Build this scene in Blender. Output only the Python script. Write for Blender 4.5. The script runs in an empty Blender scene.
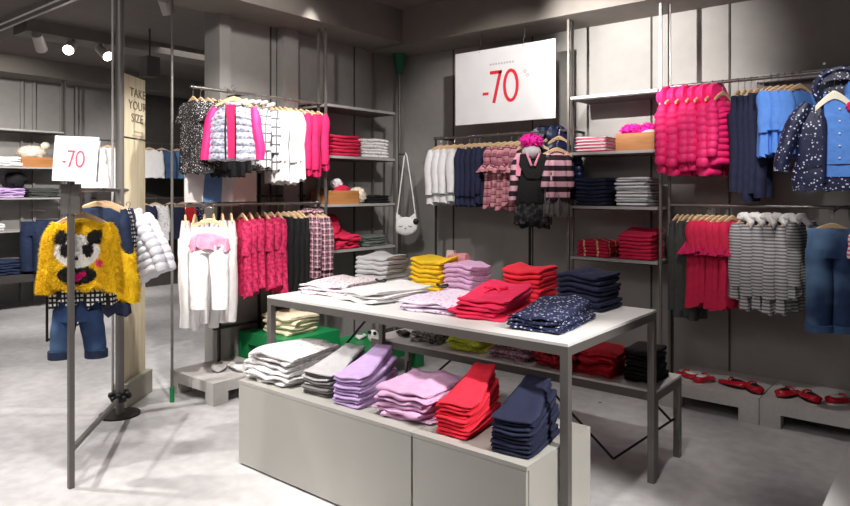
import bpy, math, random
from mathutils import Vector, Matrix, noise
R = math.radians; PI = math.pi
random.seed(7)
SC = bpy.context.scene
COL = SC.collection

# ------------------------------------------------------------------ camera, world, lights, exposure
cd = bpy.data.cameras.new('camera'); cam = bpy.data.objects.new('camera', cd); COL.objects.link(cam)
cam.location = (0, 0, 1.5); cam.rotation_euler = (R(90), 0, R(39.162))
cd.sensor_width = 36; cd.lens = 36*663/850; cd.shift_y = -63/850; cd.clip_start = .02
SC.camera = cam
w = bpy.data.worlds.new('world'); SC.world = w; w.use_nodes = True
w.node_tree.nodes['Background'].inputs[0].default_value = (1, .96, .93, 1)
w.node_tree.nodes['Background'].inputs[1].default_value = .035
SC.view_settings.view_transform = 'Standard'; SC.view_settings.look = 'None'
SC.view_settings.gamma = 1; SC.view_settings.exposure = 0.08; SC.view_settings.use_curve_mapping = False

def area(loc, size, power, col=(1, .965, .93), rot=(0, 0, 0)):  # soft ambient fill, added; no panel fixture stands for it
    l = bpy.data.lights.new('soft_fill_light', 'AREA'); l.energy = power; l.color = col
    l.shape = 'RECTANGLE'; l.size, l.size_y = size
    o = bpy.data.objects.new('soft_fill_light', l); COL.objects.link(o); o.location = loc; o.rotation_euler = rot
def spot(loc, to, power, ang=50, blend=.6, rad=.05, col=(1, .96, .92)):
    l = bpy.data.lights.new('track_or_fill_spot', 'SPOT'); l.energy = power; l.color = col
    l.spot_size = R(ang); l.spot_blend = blend; l.shadow_soft_size = rad
    o = bpy.data.objects.new('track_or_fill_spot', l); COL.objects.link(o); o.location = loc
    o.rotation_euler = (Vector(to)-Vector(loc)).to_track_quat('-Z', 'Y').to_euler()
area((-2.6, .6, 3.15), (2.5, 1.2), 42)
area((-1.0, -1.2, 3.15), (2.0, 1.2), 26)
area((-7.0, 5.0, 3.15), (2.0, 2.0), 25)
spot((-3.3, 1.0, 3.1), (-3.7, 1.6, 0.9), 170, 70)          # panda rack and floor round it
spot((-5.1, .5, 3.1), (-5.0, 1.4, 0), 320, 95, .8)         # bright floor, left
spot((-2.6, 1.0, 3.1), (-3.2, 1.7, 0), 110, 70)             # floor before the cabinet
spot((-2.5, 1.9, 3.1), (-2.8, 2.75, .9), 105, 55)          # table, left half
spot((-1.0, 2.0, 3.1), (-1.7, 2.7, .9), 105, 50)          # table, right half
spot((1.2, 2.1, 3.0), (-1.28, 2.45, .3), 620, 26)             # cabinet end
spot((-2.4, 1.8, 3.1), (-4.3, 3.0, 1.45), 370, 48)         # left rail
spot((-2.9, 2.7, 3.1), (-4.2, 4.3, 1.5), 110, 45)
spot((-3.2, 2.5, 3.1), (-4.6, 3.5, 2.3), 60, 60)
spot((-3.0, 3.3, 3.1), (-4.6, 2.4, 1.3), 170, 40)          # added spot, lifts the plywood board out of the shade
spot((-1.9, 3.3, 3.1), (-3.2, 4.9, 2.0), 170, 52)         # sign, middle rail
spot((-2.5, 3.3, 2.8), (-2.0, 5.2, 2.5), 430, 54, 1, .015)  # shelf tower wall
spot((-.9, 3.2, 3.1), (-1.45, 4.9, 1.9), 90, 38)          # pink jackets
spot((-.3, 3.0, 3.1), (-.75, 4.6, 1.9), 85, 34)          # star coat
spot((-2.1, 4.55, 2.85), (-2.0, 3.75, .3), 20, 50)           # added spot to brighten the goods on the low table
spot((-2.6, 4.2, 2.6), (-2.2, 4.75, 2.95), 14, 60)
spot((-.9, 3.5, 3.1), (-.9, 4.85, .2), 60, 50)          # added fill spot for the right platforms
spot((-4.0, 3.6, 3.1), (-4.2, 3.5, .3), 60, 60)
spot((-7.2, 3.0, 2.9), (-8.9, 2.9, 1.0), 320, 100, .8)
spot((-7.6, 2.0, 3.1), (-9.4, 3.0, 2.0), 170, 70)
spot((-7.2, 3.5, 2.9), (-9.3, 5.2, 1.5), 130, 60)
spot((-5.6, 3.6, 3.1), (-5.8, 4.0, 0), 110, 90)

# ------------------------------------------------------------------ mesh helpers
class MB:
    def __init__(s): s.v = []; s.f = []; s.m = []
    def add(s, vs, fs, mi=0):
        b = len(s.v); s.v += [tuple(p) for p in vs]
        for f in fs: s.f.append(tuple(i+b for i in f)); s.m.append(mi)
        return s
    def box(s, x0, x1, y0, y1, z0, z1, mi=0):
        vs = [(x, y, z) for z in (z0, z1) for y in (y0, y1) for x in (x0, x1)]
        return s.add(vs, [(0, 2, 3, 1), (4, 5, 7, 6), (0, 1, 5, 4), (2, 6, 7, 3), (0, 4, 6, 2), (1, 3, 7, 5)], mi)
    def rings(s, rs, mi=0, caps=(True, True), closed=True):
        n = len(rs[0]); b = []; fs = []
        for r in rs: b += list(r)
        m = n if closed else n-1
        for k in range(len(rs)-1):
            for i in range(m):
                j = (i+1) % n
                fs.append((k*n+i, k*n+j, (k+1)*n+j, (k+1)*n+i))
        if closed and caps[0]: fs.append(tuple(range(n-1, -1, -1)))
        if closed and caps[1]: fs.append(tuple((len(rs)-1)*n+i for i in range(n)))
        return s.add(b, fs, mi)
    def tube(s, pts, rad, n=10, mi=0, caps=(True, True), sq=False, ry=None):
        pts = [Vector(p) for p in pts]
        rs = []; up = None
        for k, p in enumerate(pts):
            t = (pts[min(k+1, len(pts)-1)]-pts[max(k-1, 0)]).normalized()
            if up is None:
                up = Vector((0, 1, 0)) if abs(t.y) < .9 else Vector((1, 0, 0))
            a = (up-t*up.dot(t)).normalized(); c = t.cross(a); up = a
            r = rad[k] if isinstance(rad, (list, tuple)) else rad
            r2 = r if ry is None else (ry[k] if isinstance(ry, (list, tuple)) else ry)
            if sq: rs.append([p+a*r*q*1.0+c*r2*g for q, g in ((-1, -1), (1, -1), (1, 1), (-1, 1))])
            else: rs.append([p+a*math.cos(2*PI*i/n)*r+c*math.sin(2*PI*i/n)*r2 for i in range(n)])
        return s.rings(rs, mi, caps)
    def cyl(s, c, r, h, n=20, mi=0, r2=None):
        c = Vector(c); r2 = r if r2 is None else r2
        return s.rings([[c+Vector((math.cos(2*PI*i/n)*q, math.sin(2*PI*i/n)*q, z)) for i in range(n)] for q, z in ((r, 0), (r2, h))], mi)
    def ball(s, c, r, n=12, m=8, mi=0, amp=0, seed=0):
        c = Vector(c); r = Vector(r) if hasattr(r, '__len__') else Vector((r, r, r)); rs = []
        for k in range(m+1):
            a = PI*(k+.001)/(m+.002); q = []
            for i in range(n):
                b = 2*PI*i/n; d = Vector((math.sin(a)*math.cos(b), math.sin(a)*math.sin(b), math.cos(a)))
                e = 1+amp*noise.noise(d*3+Vector((seed, 0, 0))) if amp else 1
                q.append(c+Vector((d.x*r.x, d.y*r.y, d.z*r.z))*e)
            rs.append(q)
        return s.rings(rs[::-1], mi)
    def prism(s, poly, y0, y1, mi=0):
        n = len(poly); vs = [(x, y0, z) for x, z in poly]+[(x, y1, z) for x, z in poly]
        return s.add(vs, [tuple(range(n)), tuple(range(2*n-1, n-1, -1))]+[(i, i+n, (i+1) % n+n, (i+1) % n) for i in range(n)], mi)
    def xf(s, mat, start=0):
        for i in range(start, len(s.v)): s.v[i] = tuple(mat @ Vector(s.v[i]))
        return s
    def build(s, name, mats, parent=None, sharp=42, loc=None):
        me = bpy.data.meshes.new(name); me.from_pydata(s.v, [], s.f)
        for m in (mats if isinstance(mats, (list, tuple)) else [mats]): me.materials.append(m)
        for p, mi in zip(me.polygons, s.m): p.material_index = mi; p.use_smooth = True
        me.update(); me.validate()
        try: me.set_sharp_from_angle(angle=R(sharp))
        except Exception: pass
        o = bpy.data.objects.new(name, me); COL.objects.link(o)
        if parent: o.parent = parent
        if loc is not None: o.location = loc
        return o
def tag(o, label, cat, group=None):
    o['label'] = label; o['category'] = cat
    if len(label.split()) > 16: print('LONG', label)
    if group: o['group'] = group
    return o
def thing(name, label, cat, loc=(0, 0, 0), rz=0, group=None):
    o = bpy.data.objects.new(name, None); COL.objects.link(o); o.location = loc; o.rotation_euler = (0, 0, rz)
    o.empty_display_size = .05
    return tag(o, label, cat, group)
def struct(o): o['kind'] = 'structure'; return o
def dup(root, loc, rz, label, group=None):
    r = root.copy(); COL.objects.link(r); r.location = loc; r.rotation_euler = (0, 0, rz); r['label'] = label
    if group: r['group'] = group
    for ch in list(root.children):
        c = ch.copy(); COL.objects.link(c); c.parent = r
        for g in list(ch.children):
            d = g.copy(); COL.objects.link(d); d.parent = c
    return r
ORD = ['', 'first', 'second', 'third', 'fourth', 'fifth', 'sixth', 'seventh', 'eighth', 'ninth', 'tenth']
def nth(i, n, a='leftmost', b='rightmost', fromw='from the left'):
    return a if i == 0 else (b if i == n-1 else ORD[i+1]+' '+fromw)

# ------------------------------------------------------------------ materials
class NT:
    def __init__(s, name, rough=.8, metal=0, sheen=0):
        s.m = bpy.data.materials.new(name); s.m.use_nodes = True; s.t = s.m.node_tree; s.b = s.t.nodes['Principled BSDF']
        s.b.inputs['Roughness'].default_value = rough; s.b.inputs['Metallic'].default_value = metal
        if sheen: s.b.inputs['Sheen Weight'].default_value = sheen
        s.tc = s.t.nodes.new('ShaderNodeTexCoord')
    def n(s, ty, **k):
        o = s.t.nodes.new('ShaderNode'+ty)
        for a, v in k.items():
            if a.startswith('i_'): o.inputs[a[2:].replace('_', ' ')].default_value = v
            else: setattr(o, a, v)
        return o
    def l(s, a, b): s.t.links.new(a, b)
    def noise(s, scale, detail=3, co='Object'):
        o = s.n('TexNoise'); o.inputs['Scale'].default_value = scale; o.inputs['Detail'].default_value = detail
        s.l(s.tc.outputs[co], o.inputs['Vector']); return o
    def ramp(s, src, stops, interp='LINEAR'):
        o = s.n('ValToRGB'); o.color_ramp.interpolation = interp
        e = o.color_ramp.elements
        while len(e) < len(stops): e.new(.5)
        for q, (p, c) in zip(e, stops): q.position = p; q.color = (*c, 1)
        s.l(src, o.inputs[0]); return o
    def mix(s, f, a, b, mode='MIX'):
        o = s.n('Mix', data_type='RGBA', blend_type=mode)
        for v, idx in ((f, 0), (a, 6), (b, 7)):
            if isinstance(v, bpy.types.NodeSocket): s.l(v, o.inputs[idx])
            elif idx == 0: o.inputs[0].default_value = v
            else: o.inputs[idx].default_value = (*v, 1)
        return o.outputs[2]
    def math(s, op, a, b=0):
        o = s.n('Math', operation=op)
        for v, i in ((a, 0), (b, 1)):
            if isinstance(v, bpy.types.NodeSocket): s.l(v, o.inputs[i])
            else: o.inputs[i].default_value = v
        return o.outputs[0]
    def color(s, c):
        if isinstance(c, bpy.types.NodeSocket): s.l(c, s.b.inputs['Base Color'])
        else: s.b.inputs['Base Color'].default_value = (*c, 1)
    def bump(s, src, st=.3, dist=.01):
        o = s.n('Bump'); o.inputs['Strength'].default_value = st; o.inputs['Distance'].default_value = dist
        s.l(src, o.inputs['Height']); s.l(o.outputs[0], s.b.inputs['Normal'])
def lin(r, g, b): return tuple(((c/255+.055)/1.055)**2.4 if c > 10 else c/255/12.92 for c in (r, g, b))
_mc = {}
def fab(name, rgb, var=.12, rough=.85, bump=.25, scale=28, sheen=.0):
    if name in _mc: return _mc[name]
    k = NT(name, rough, 0, sheen); c = lin(*rgb); no = k.noise(scale, 4)
    d = tuple(x*(1-var) for x in c); e = tuple(min(1, x*(1+var)) for x in c)
    k.color(k.ramp(no.outputs[0], [(.3, d), (.7, e)]).outputs[0]); n2 = k.noise(7, 3); k.bump(k.math('ADD', k.math('MULTIPLY', no.outputs[0], .25), n2.outputs[0]), bump*2, .02)
    _mc[name] = k.m; return k.m
def pattern(name, kind, a, b, c=None, scale=30, thr=.5, rough=.85):
    if name in _mc: return _mc[name]
    k = NT(name, rough); A = lin(*a); B = lin(*b); C_ = lin(*c) if c else B
    sp = k.n('SeparateXYZ'); k.l(k.tc.outputs['Object'], sp.inputs[0]); X, Y, Z = sp.outputs
    XY = k.math('ADD', X, Y)
    def band(src, sc, th): return k.math('GREATER_THAN', k.math('SINE', k.math('MULTIPLY', src, sc*2*PI)), th)
    if kind == 'check': k.color(k.mix(k.math('MULTIPLY', k.math('MAXIMUM', band(Z, scale, thr), band(XY, scale, thr)), .85), A, B))
    elif kind == 'squares': k.color(k.mix(k.math('MULTIPLY', band(Z, scale, thr), band(XY, scale, thr)), A, B))
    elif kind == 'stripe': k.color(k.mix(band(Z, scale, thr), A, B))
    elif kind == 'vstripe': k.color(k.mix(band(XY, scale, thr), A, B))
    elif kind == 'plaid':
        h = band(Z, scale, thr); v = band(XY, scale, thr); m = k.mix(k.math('MULTIPLY', k.math('ADD', h, v), .5), A, B)
        h2 = band(k.math('ADD', Z, .017), scale, .92); v2 = band(k.math('ADD', XY, .017), scale, .92)
        k.color(k.mix(k.math('MAXIMUM', h2, v2), m, C_))
    elif kind in ('dots', 'floral'):
        vo = k.n('TexVoronoi'); vo.inputs['Scale'].default_value = scale; k.l(k.tc.outputs['Object'], vo.inputs['Vector'])
        f = k.math('LESS_THAN', vo.outputs['Distance'], thr); 
        if kind == 'dots': k.color(k.mix(f, A, B))
        else:
            sc = k.n('SeparateColor'); k.l(vo.outputs['Color'], sc.inputs[0])
            k.color(k.mix(f, A, k.mix(k.math('GREATER_THAN', sc.outputs[0], .5), B, C_)))
    elif kind == 'blotch':
        no = k.noise(scale, 5); k.color(k.ramp(no.outputs[0], [(.35, A), (.5, B), (.68, C_)], 'CONSTANT' if thr > .9 else 'LINEAR').outputs[0])
    no = k.noise(9, 4); k.bump(no.outputs[0], .5, .02)
    _mc[name] = k.m; return k.m
def plain(name, rgb, rough=.5, metal=0, var=.0, scale=6, bump=0):
    if name in _mc: return _mc[name]
    k = NT(name, rough, metal); c = lin(*rgb)
    no = k.noise(scale, 5)
    v = var or .03
    k.color(k.ramp(no.outputs[0], [(.3, tuple(x*(1-v) for x in c)), (.7, tuple(min(1, x*(1+v)) for x in c))]).outputs[0])
    if bump: k.bump(no.outputs[0], bump, .004)
    _mc[name] = k.m; return k.m
def wood(name, rgb, rgb2, sc=8, axis='Z'):
    if name in _mc: return _mc[name]
    k = NT(name, .55); mp = k.n('Mapping'); k.l(k.tc.outputs['Object'], mp.inputs[0])
    mp.inputs['Scale'].default_value = {'Z': (6, 6, .5), 'X': (.5, 6, 6), 'Y': (6, .5, 6)}[axis]
    no = k.n('TexNoise'); no.inputs['Scale'].default_value = sc; no.inputs['Detail'].default_value = 6; k.l(mp.outputs[0], no.inputs['Vector'])
    k.color(k.ramp(no.outputs[0], [(.3, lin(*rgb2)), (.65, lin(*rgb))]).outputs[0]); _mc[name] = k.m; return k.m
def emis(name, rgb, st):
    m = bpy.data.materials.new(name); m.use_nodes = True; b = m.node_tree.nodes['Principled BSDF']
    b.inputs['Emission Color'].default_value = (*lin(*rgb), 1); b.inputs['Emission Strength'].default_value = st; return m

def concrete(name, a, b, c, sc=1.2, rough=.5, bump=.1, stain=False):
    k = NT(name, rough); no = k.noise(sc, 7); n2 = k.noise(sc*14, 4)
    r = k.ramp(no.outputs[0], [(.3, lin(*a)), (.5, lin(*b)), (.72, lin(*c))]).outputs[0]
    r = k.mix(.25, r, k.ramp(n2.outputs[0], [(.35, lin(*a)), (.65, lin(*c))]).outputs[0])
    if stain:
        vo = k.n('TexVoronoi'); vo.inputs['Scale'].default_value = 1.7; k.l(k.tc.outputs['Object'], vo.inputs['Vector'])
        f = k.ramp(vo.outputs['Distance'], [(.018, (1, 1, 1)), (.03, (0, 0, 0))]).outputs[0]
        r = k.mix(f, r, lin(70, 66, 64))
    k.color(r); k.bump(n2.outputs[0], bump, .004)
    k.l(k.ramp(no.outputs[0], [(.3, (rough-.12,)*3), (.7, (rough+.12,)*3)]).outputs[0], k.b.inputs['Roughness'])
    return k.m
M_floor = concrete('polished_concrete', (158, 156, 158), (192, 190, 191), (222, 220, 220), .9, .42, .06, True)
M_wall = concrete('grey_wall_panel', (136, 133, 130), (146, 143, 140), (154, 151, 148), .7, .7, .05)
M_walld = concrete('dark_grey_unlit_wall', (58, 54, 52), (66, 62, 60), (74, 70, 67), .7, .8, .05)  # far walls: unlit shade put into the colour; also joints and dark fittings
M_ceil = concrete('ceiling_paint', (98, 90, 86), (108, 100, 96), (116, 108, 103), .6, .85, .05)
M_cdark = concrete('bulkhead_paint', (112, 106, 100), (124, 118, 112), (132, 126, 120), .6, .85, .05)
M_plat = concrete('platform_concrete', (168, 165, 162), (186, 183, 180), (200, 197, 194), 3, .7, .15)
M_steel = plain('grey_steel', (112, 108, 105), .42, .35, .05)
M_dsteel = plain('dark_steel', (46, 43, 42), .45, .5, .06)
M_shelf = plain('shelf_lacquer', (176, 172, 170), .45, .1, .04)
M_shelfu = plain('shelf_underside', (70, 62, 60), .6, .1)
M_post = plain('upright_grey', (128, 122, 118), .4, .5)
M_chrome = plain('brushed_rail', (140, 136, 134), .3, .85)
M_top = plain('white_table_top', (226, 224, 222), .45, 0, .03, 3)
M_cab = plain('cabinet_lacquer', (178, 176, 170), .4, 0, .03, 2)
M_white = plain('white_card', (238, 238, 240), .5)
M_red = plain('sign_red', (232, 44, 60), .5)
M_pinkred = plain('sign_pink_red', (214, 92, 116), .5)
M_faint = plain('sign_grey', (196, 190, 192), .5)
M_black = plain('black_plastic', (20, 19, 20), .45)
M_green = plain('green_lacquer', (22, 132, 74), .42, 0, .05)
M_greend = plain('green_cap', (16, 96, 70), .5)
M_hwood = wood('hanger_wood', (226, 196, 158), (196, 158, 116), 8, 'X')
M_hwhite = plain('hanger_cream', (240, 232, 212), .4)
M_panel = wood('pale_plywood', (226, 214, 186), (206, 190, 158), 5)
M_kraft = wood('kraft_box_wood', (190, 130, 76), (162, 104, 54), 5, 'X')
M_block = concrete('footing_concrete', (150, 146, 136), (166, 162, 150), (178, 174, 162), 5, .8, .2)
M_ink = plain('print_ink', (110, 96, 84), .6)

# ------------------------------------------------------------------ setting
def slab(name, x0, x1, y0, y1, z0, z1, m):
    return struct(MB().box(x0, x1, y0, y1, z0, z1).build(name, m))
slab('floor', -10.2, 2.6, -3.2, 9.2, -.1, 0, M_floor)
slab('ceiling', -10.2, 2.6, -3.2, 9.2, 3.2, 3.3, M_ceil)
slab('wall_back', -4.6, 2.6, 5.2, 5.35, 0, 3.2, M_wall)
slab('wall_left', -4.75, -4.6, 3.02, 5.35, 0, 3.2, M_wall)
slab('wall_right', 2.5, 2.6, -3.2, 5.35, 0, 3.2, M_wall)
slab('wall_front', -10.2, 2.6, -3.3, -3.2, 0, 3.2, M_wall)
slab('wall_far', -9.95, -9.8, -3.2, 4.75, 0, 3.2, M_wall)
slab('wall_far_dark', -9.95, -9.8, 4.75, 9.2, 0, 3.2, M_walld)  # darkness of the unlit far area is in the wall colour
slab('wall_rear', -9.8, -4.6, 9.1, 9.2, 0, 3.2, M_walld)
slab('wall_alcove', -4.7, -4.6, 5.35, 9.1, 0, 3.2, M_walld)
# boxed beams under the ceiling
slab('trim_1', -4.6, 2.5, 4.72, 5.2, 2.87, 3.2, M_cdark)
slab('trim_2', -4.6, -4.12, 2.2, 4.72, 2.89, 3.2, M_cdark)
slab('trim_3', -9.8, -9.3, -3.2, 9.1, 2.98, 3.2, M_cdark)
slab('trim_4', -7.55, -7.2, 2.6, 9.1, 3.08, 3.2, M_cdark)
b = MB()
for y in (2.44, 2.53): b.box(-9.3, -5.4, y, y+.03, 3.15, 3.2)
struct(b.build('trim_5', M_shelf))
# wall panel joints and the slim ledges on the walls
b = MB()
for x in (-3.88, -3.0, -1.93, -1.35, .1): b.box(x, x+.012, 5.192, 5.2, 0, 2.87)
struct(b.build('trim_6', M_walld))
b = MB()
for y in (3.55, 3.62, 4.55): b.box(-4.6, -4.592, y, y+.012, 0, 2.89)
struct(b.build('trim_7', M_walld))
b = MB().box(-1.15, 2.5, 5.12, 5.2, 2.26, 2.31); struct(b.build('trim_8', M_shelf))
b = MB().box(-4.6, -4.5, 3.62, 3.78, 0, 2.89).box(-4.6, -4.54, 3.02, 3.12, 0, 2.89); struct(b.build('trim_9', M_wall))
b = MB()
for y in (3.45, 3.6, 3.95, 4.15): b.box(-9.8, -9.76, y, y+.035, 0, 2.98)
struct(b.build('trim_10', M_wall))
slab('baseboard_back', -4.6, 2.5, 5.185, 5.2, 0, .08, M_walld)
slab('baseboard_left', -4.6, -4.585, 3.02, 5.2, 0, .08, M_walld)

# ------------------------------------------------------------------ garment builders (local frame: hook at origin, cloth hangs to -z, front faces -y)
def bodymesh(W, L, th, flare=1.0, fold=.006, quilts=0, top=-.10, neck=.05, nseg=32, nr=None, seed=0, slope=.085, nfold=5, waist=1.0, bot=None):
    nr = nr or (quilts*5 if quilts else 14)
    mb = MB(); rs = []
    for k in range(nr+1):
        s = k/nr
        wv = W*(.9+.1*min(1, s*6))*(1+(flare-1)*s)*(1-(1-waist)*math.sin(PI*min(1, s*1.1))**2)
        tv = th*(min(1, .35+s*3.2))*(1+(flare-1)*s*.8)
        if quilts: q = abs(math.sin(PI*(s*quilts))); tv *= .78+.26*q**.6; wv *= .97+.04*q**.6
        wv *= .80+.20*min(1, s*7); ring = []
        for i in range(nseg):
            a = 2*PI*i/nseg; ca, sa = math.cos(a), math.sin(a)
            x = wv*math.copysign(abs(ca)**.88, ca); y = tv*math.copysign(abs(sa)**.8, sa)
            f = fold*(.25+s)
            y += f*math.sin(nfold*PI*x/W+seed)+f*.6*noise.noise(Vector((x*14, s*3, seed+(5 if sa > 0 else 0))))
            z = top-L*s-slope*(abs(x)/W)**1.35*(1-s)**3
            if s < .35 and abs(x) < neck: z -= neck*.55*(1-(x/neck)**2)*(1 if sa < 0 else .4)*(1-s/.35)
            if s > .8: z += .010*math.sin(nfold*2*x/W+seed)*(s-.8)*5*(fold/.006)
            ring.append((x, y, z))
        rs.append(ring)
    rs.append([(p[0]*.55, p[1]*.4, p[2]+.012) for p in rs[-1]])
    mb.rings(rs[::-1]); return mb
def sleeve(side, W, Ls, r0, r1, top=-.13, quilts=0, spread=.05, fwd=-.01, seed=0, fold=.004):
    n = quilts*5 if quilts else 9; pts = []; rad = []; ry = []
    for k in range(n+1):
        s = k/n
        pts.append((side*(W*.8+spread*math.sin(s*PI*.5)+fold*math.sin(s*9+seed)), fwd*s*2+.004*math.sin(7*s+seed), top-Ls*s))
        r = r0+(r1-r0)*s
        r *= (.45+.55*min(1, s*5)) if k else .45
        if quilts: r *= .85+.18*abs(math.sin(PI*s*quilts))**.6
        r *= 1+.07*noise.noise(Vector((s*6, seed, side)))
        rad.append(r); ry.append(r*.85)
    return MB().tube(pts, rad, 12, ry=ry)
def hoodmesh(r=.095, top=-.06, front=-.02, puff=0):
    mb = MB(); rs = []; n = 18
    for k in range(11):
        a = PI*k/10; q = []
        for i in range(n):
            b_ = 2*PI*i/n
            x = r*1.15*math.sin(a)*math.cos(b_); y = r*.75*math.sin(a)*math.sin(b_)+.03; z = r*.95*math.cos(a)
            if y < 0: y = y*.3+.02*math.cos(a)
            if puff: g = 1+.08*math.sin(6*b_); x *= g; y *= g
            q.append((x, y+front+.02, z+top))
        rs.append(q)
    return mb.rings(rs[::-1])
def hoodrim(r=.1, top=-.07, t=.016):
    pts = [(r*math.cos(a), -.045-.02*math.sin(a), top+r*.95*math.sin(a)) for a in [R(d) for d in range(-50, 231, 20)]]
    return MB().tube(pts, t, 8)
def collar(top=-.075, r=.052, t=.013):
    pts = [(r*math.cos(a), r*.6*math.sin(a), top-.012*math.sin(-a)) for a in [2*PI*i/16 for i in range(17)]]
    return MB().tube(pts, t, 8)
def legmesh(side, W, z0, z1, r0, r1, seed=0, gap=.0, th=.6, bend=0):
    n = 12; pts = []; rad = []; ry = []
    for k in range(n+1):
        s = k/n
        pts.append((side*(W*.48+gap*s), bend*math.sin(PI*s)+.006*math.sin(6*s+seed), z0+(z1-z0)*s))
        r = (r0+(r1-r0)*s)*(1+.05*noise.noise(Vector((s*9, seed, side)))); rad.append(r*th); ry.append(r)
    return MB().tube(pts, rad, 14, ry=ry)

def mk_hanger(col='wood', wid=.17, bar=False):
    t = thing('hanger', '', 'hanger')
    h = MB()
    pts = [(0, 0, -.075), (0, 0, -.03), (.012, 0, -.018)]
    for d in range(-50, 215, 22): pts.append((.016*math.cos(R(d)), 0, -.0+.016*math.sin(R(d))-.002))
    h.tube(pts, .0022, 6).build('hook', M_chrome, t)
    h = MB(); rs = []
    for k in range(13):
        x = -wid+2*wid*k/12; u = abs(x)/wid
        z = -.078-.05*u**1.4; hh = .016*(1-.35*u); tt = .007
        rs.append([(x, -tt, z-hh), (x, tt, z-hh), (x, tt, z+hh*.6), (x, 0, z+hh), (x, -tt, z+hh*.6)])
    h.rings(rs)
    if bar: h.tube([(-wid*.9, 0, -.125), (wid*.9, 0, -.125)], .004, 6)
    h.build('hanger_arms', M_hwood if col == 'wood' else M_hwhite, t)
    return t
PARK = []
def proto(o): PARK.append(o); return o
H_wood = proto(mk_hanger('wood', .125)); H_kid = proto(mk_hanger('wood', .095)); H_cream = proto(mk_hanger('cream', .15))

def mk_top(name, mat, W=.15, L=.42, th=.035, sl=.3, r0=.045, r1=.032, flare=1.0, cuff=None, col=None, seed=1, top=-.078, fold=.006, spread=.03, cat='top', neck=.06):
    t = thing(name, '', cat)
    bodymesh(W, L, th, flare, fold, seed=seed, top=top, neck=neck).build('body', mat, t)
    if sl:
        for s in (-1, 1):
            sm = sleeve(s, W, sl, r0, r1, top=top-.035, spread=spread, seed=seed+s).build('sleeve', mat, t)
            if cuff:
                z = top-.035-sl; MB().tube([(s*(W*.8+spread), -.02, z+.02), (s*(W*.8+spread), -.02, z-.018)], r1*1.06, 12, ry=r1*.9).build('cuff', cuff, t)
    if col: collar(top+.012, neck*1.05).build('collar', col, t)
    return t
def mk_puffer(name, mat, W=.16, L=.45, th=.06, sl=.36, quilts=8, hood=True, hmat=None, seed=1, top=-.10):
    t = thing(name, '', 'jacket')
    bodymesh(W, L, th, 1.02, .003, quilts=quilts, seed=seed, top=top).build('quilted_body', mat, t)
    for s in (-1, 1): sleeve(s, W, sl, .055, .042, top=top-.02, quilts=8, spread=.045, seed=seed+s).build('quilted_sleeve', mat, t)
    b = MB().tube([(0, -th*.98, top-.06), (0, -th*1.06, top-L*.5), (0, -th*1.02, top-L)], .005, 6); b.build('zip', M_dsteel, t)
    if hood: hoodmesh(.086, top+.045, -.005, 1).build('hood', hmat or mat, t)
    else: collar(top+.02, .055, .022).build('collar', hmat or mat, t)
    return t
def mk_dress(name, mat, W=.13, L=.55, flare=1.35, top=-.082, sl=.12, frill=None, seed=2, smat=None, tier=True, cat='dress'):
    t = thing(name, '', cat)
    bodymesh(W, L, .045, flare, .012, seed=seed, top=top, nfold=7).build('body', mat, t)
    if sl:
        for s in (-1, 1): sleeve(s, W, sl, .04, .036, top=top-.03, spread=.03, seed=s).build('sleeve', smat or mat, t)
    if frill:
        rs = []
        for k in range(6):
            q = []
            for i in range(48):
                a = 2*PI*i/48; f = 1+(.13*k/5)*math.sin(12*a)+.05*k
                q.append((W*1.18*math.cos(a)*f, (.055+.01*k)*math.sin(a)*f, top-.17-.016*k-.005*math.sin(9*a)))
            rs.append(q)
        MB().rings(rs, caps=(False, False)).build('frill', frill, t)
    return t
def mk_trousers(name, mat, W=.13, L=.62, th=.045, r1=.055, top=-.12, seed=3, wb=None, hem=None, bend=0, gap=0, cat='trousers'):
    t = thing(name, '', cat)
    mb = MB(); rs = []
    for k in range(8):
        s = k/7; wv = W*(.9+.1*s); tv = th*(.6+.5*s)
        rs.append([(wv*math.copysign(abs(math.cos(a))**.8, math.cos(a)), tv*math.sin(a)+.004*math.sin(9*a+seed), top-.17*s) for a in [2*PI*i/24 for i in range(24)]])
    mb.rings(rs[::-1])
    mb.build('seat_section', mat, t)
    for s in (-1, 1):
        lg = legmesh(s, W, top-.12, top-L, W*.52, r1, seed+s, gap, .75, bend).build('trouser_leg', mat, t)
        if hem:
            MB().tube([(s*(W*.48+gap), .006*math.sin(6), top-L+.035), (s*(W*.48+gap), .0, top-L-.006)], r1*.83, 14, ry=r1*1.1).build('rolled_hem', hem, t)
    MB().rings([[(W*.93*q*math.cos(a), th*.66*q*math.sin(a), z) for a in [2*PI*i/24 for i in range(24)]] for q, z in ((1, top-.035), (1.02, top-.002), (.98, top+.004), (.7, top))]).build('waistband', wb or mat, t)
    return t

def rail_row(pr, hanger, n, p0, p1, rz, desc, group, jit=6, dz=0, rng=None, hang=True, cat_words='rail', nz=0, vary=.05):
    """n copies of garment pr with their hangers between two points of a rail"""
    rg = random.Random(hash(group) % 1000 if rng is None else rng)
    p0 = Vector(p0); p1 = Vector(p1)
    for i in range(n):
        p = p0.lerp(p1, i/max(1, n-1)) if n > 1 else p0
        a = rz+R(rg.uniform(-jit, jit))
        which = nth(i, n) if n > 1 else 'single'
        g = dup(pr, p+Vector((0, 0, dz+rg.uniform(-.008, .008)*(1 if nz == 0 else nz))), a, '%s %s %s' % (which, desc, cat_words), group)
        if vary: g.scale = (1, 1, 1+rg.uniform(-vary, vary))
        if len(g['label'].split()) > 16: print('LONG', g['label'])
        if hang: dup(hanger, p, a, 'hanger of the %s %s' % (which, desc), group+' hangers')

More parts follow.
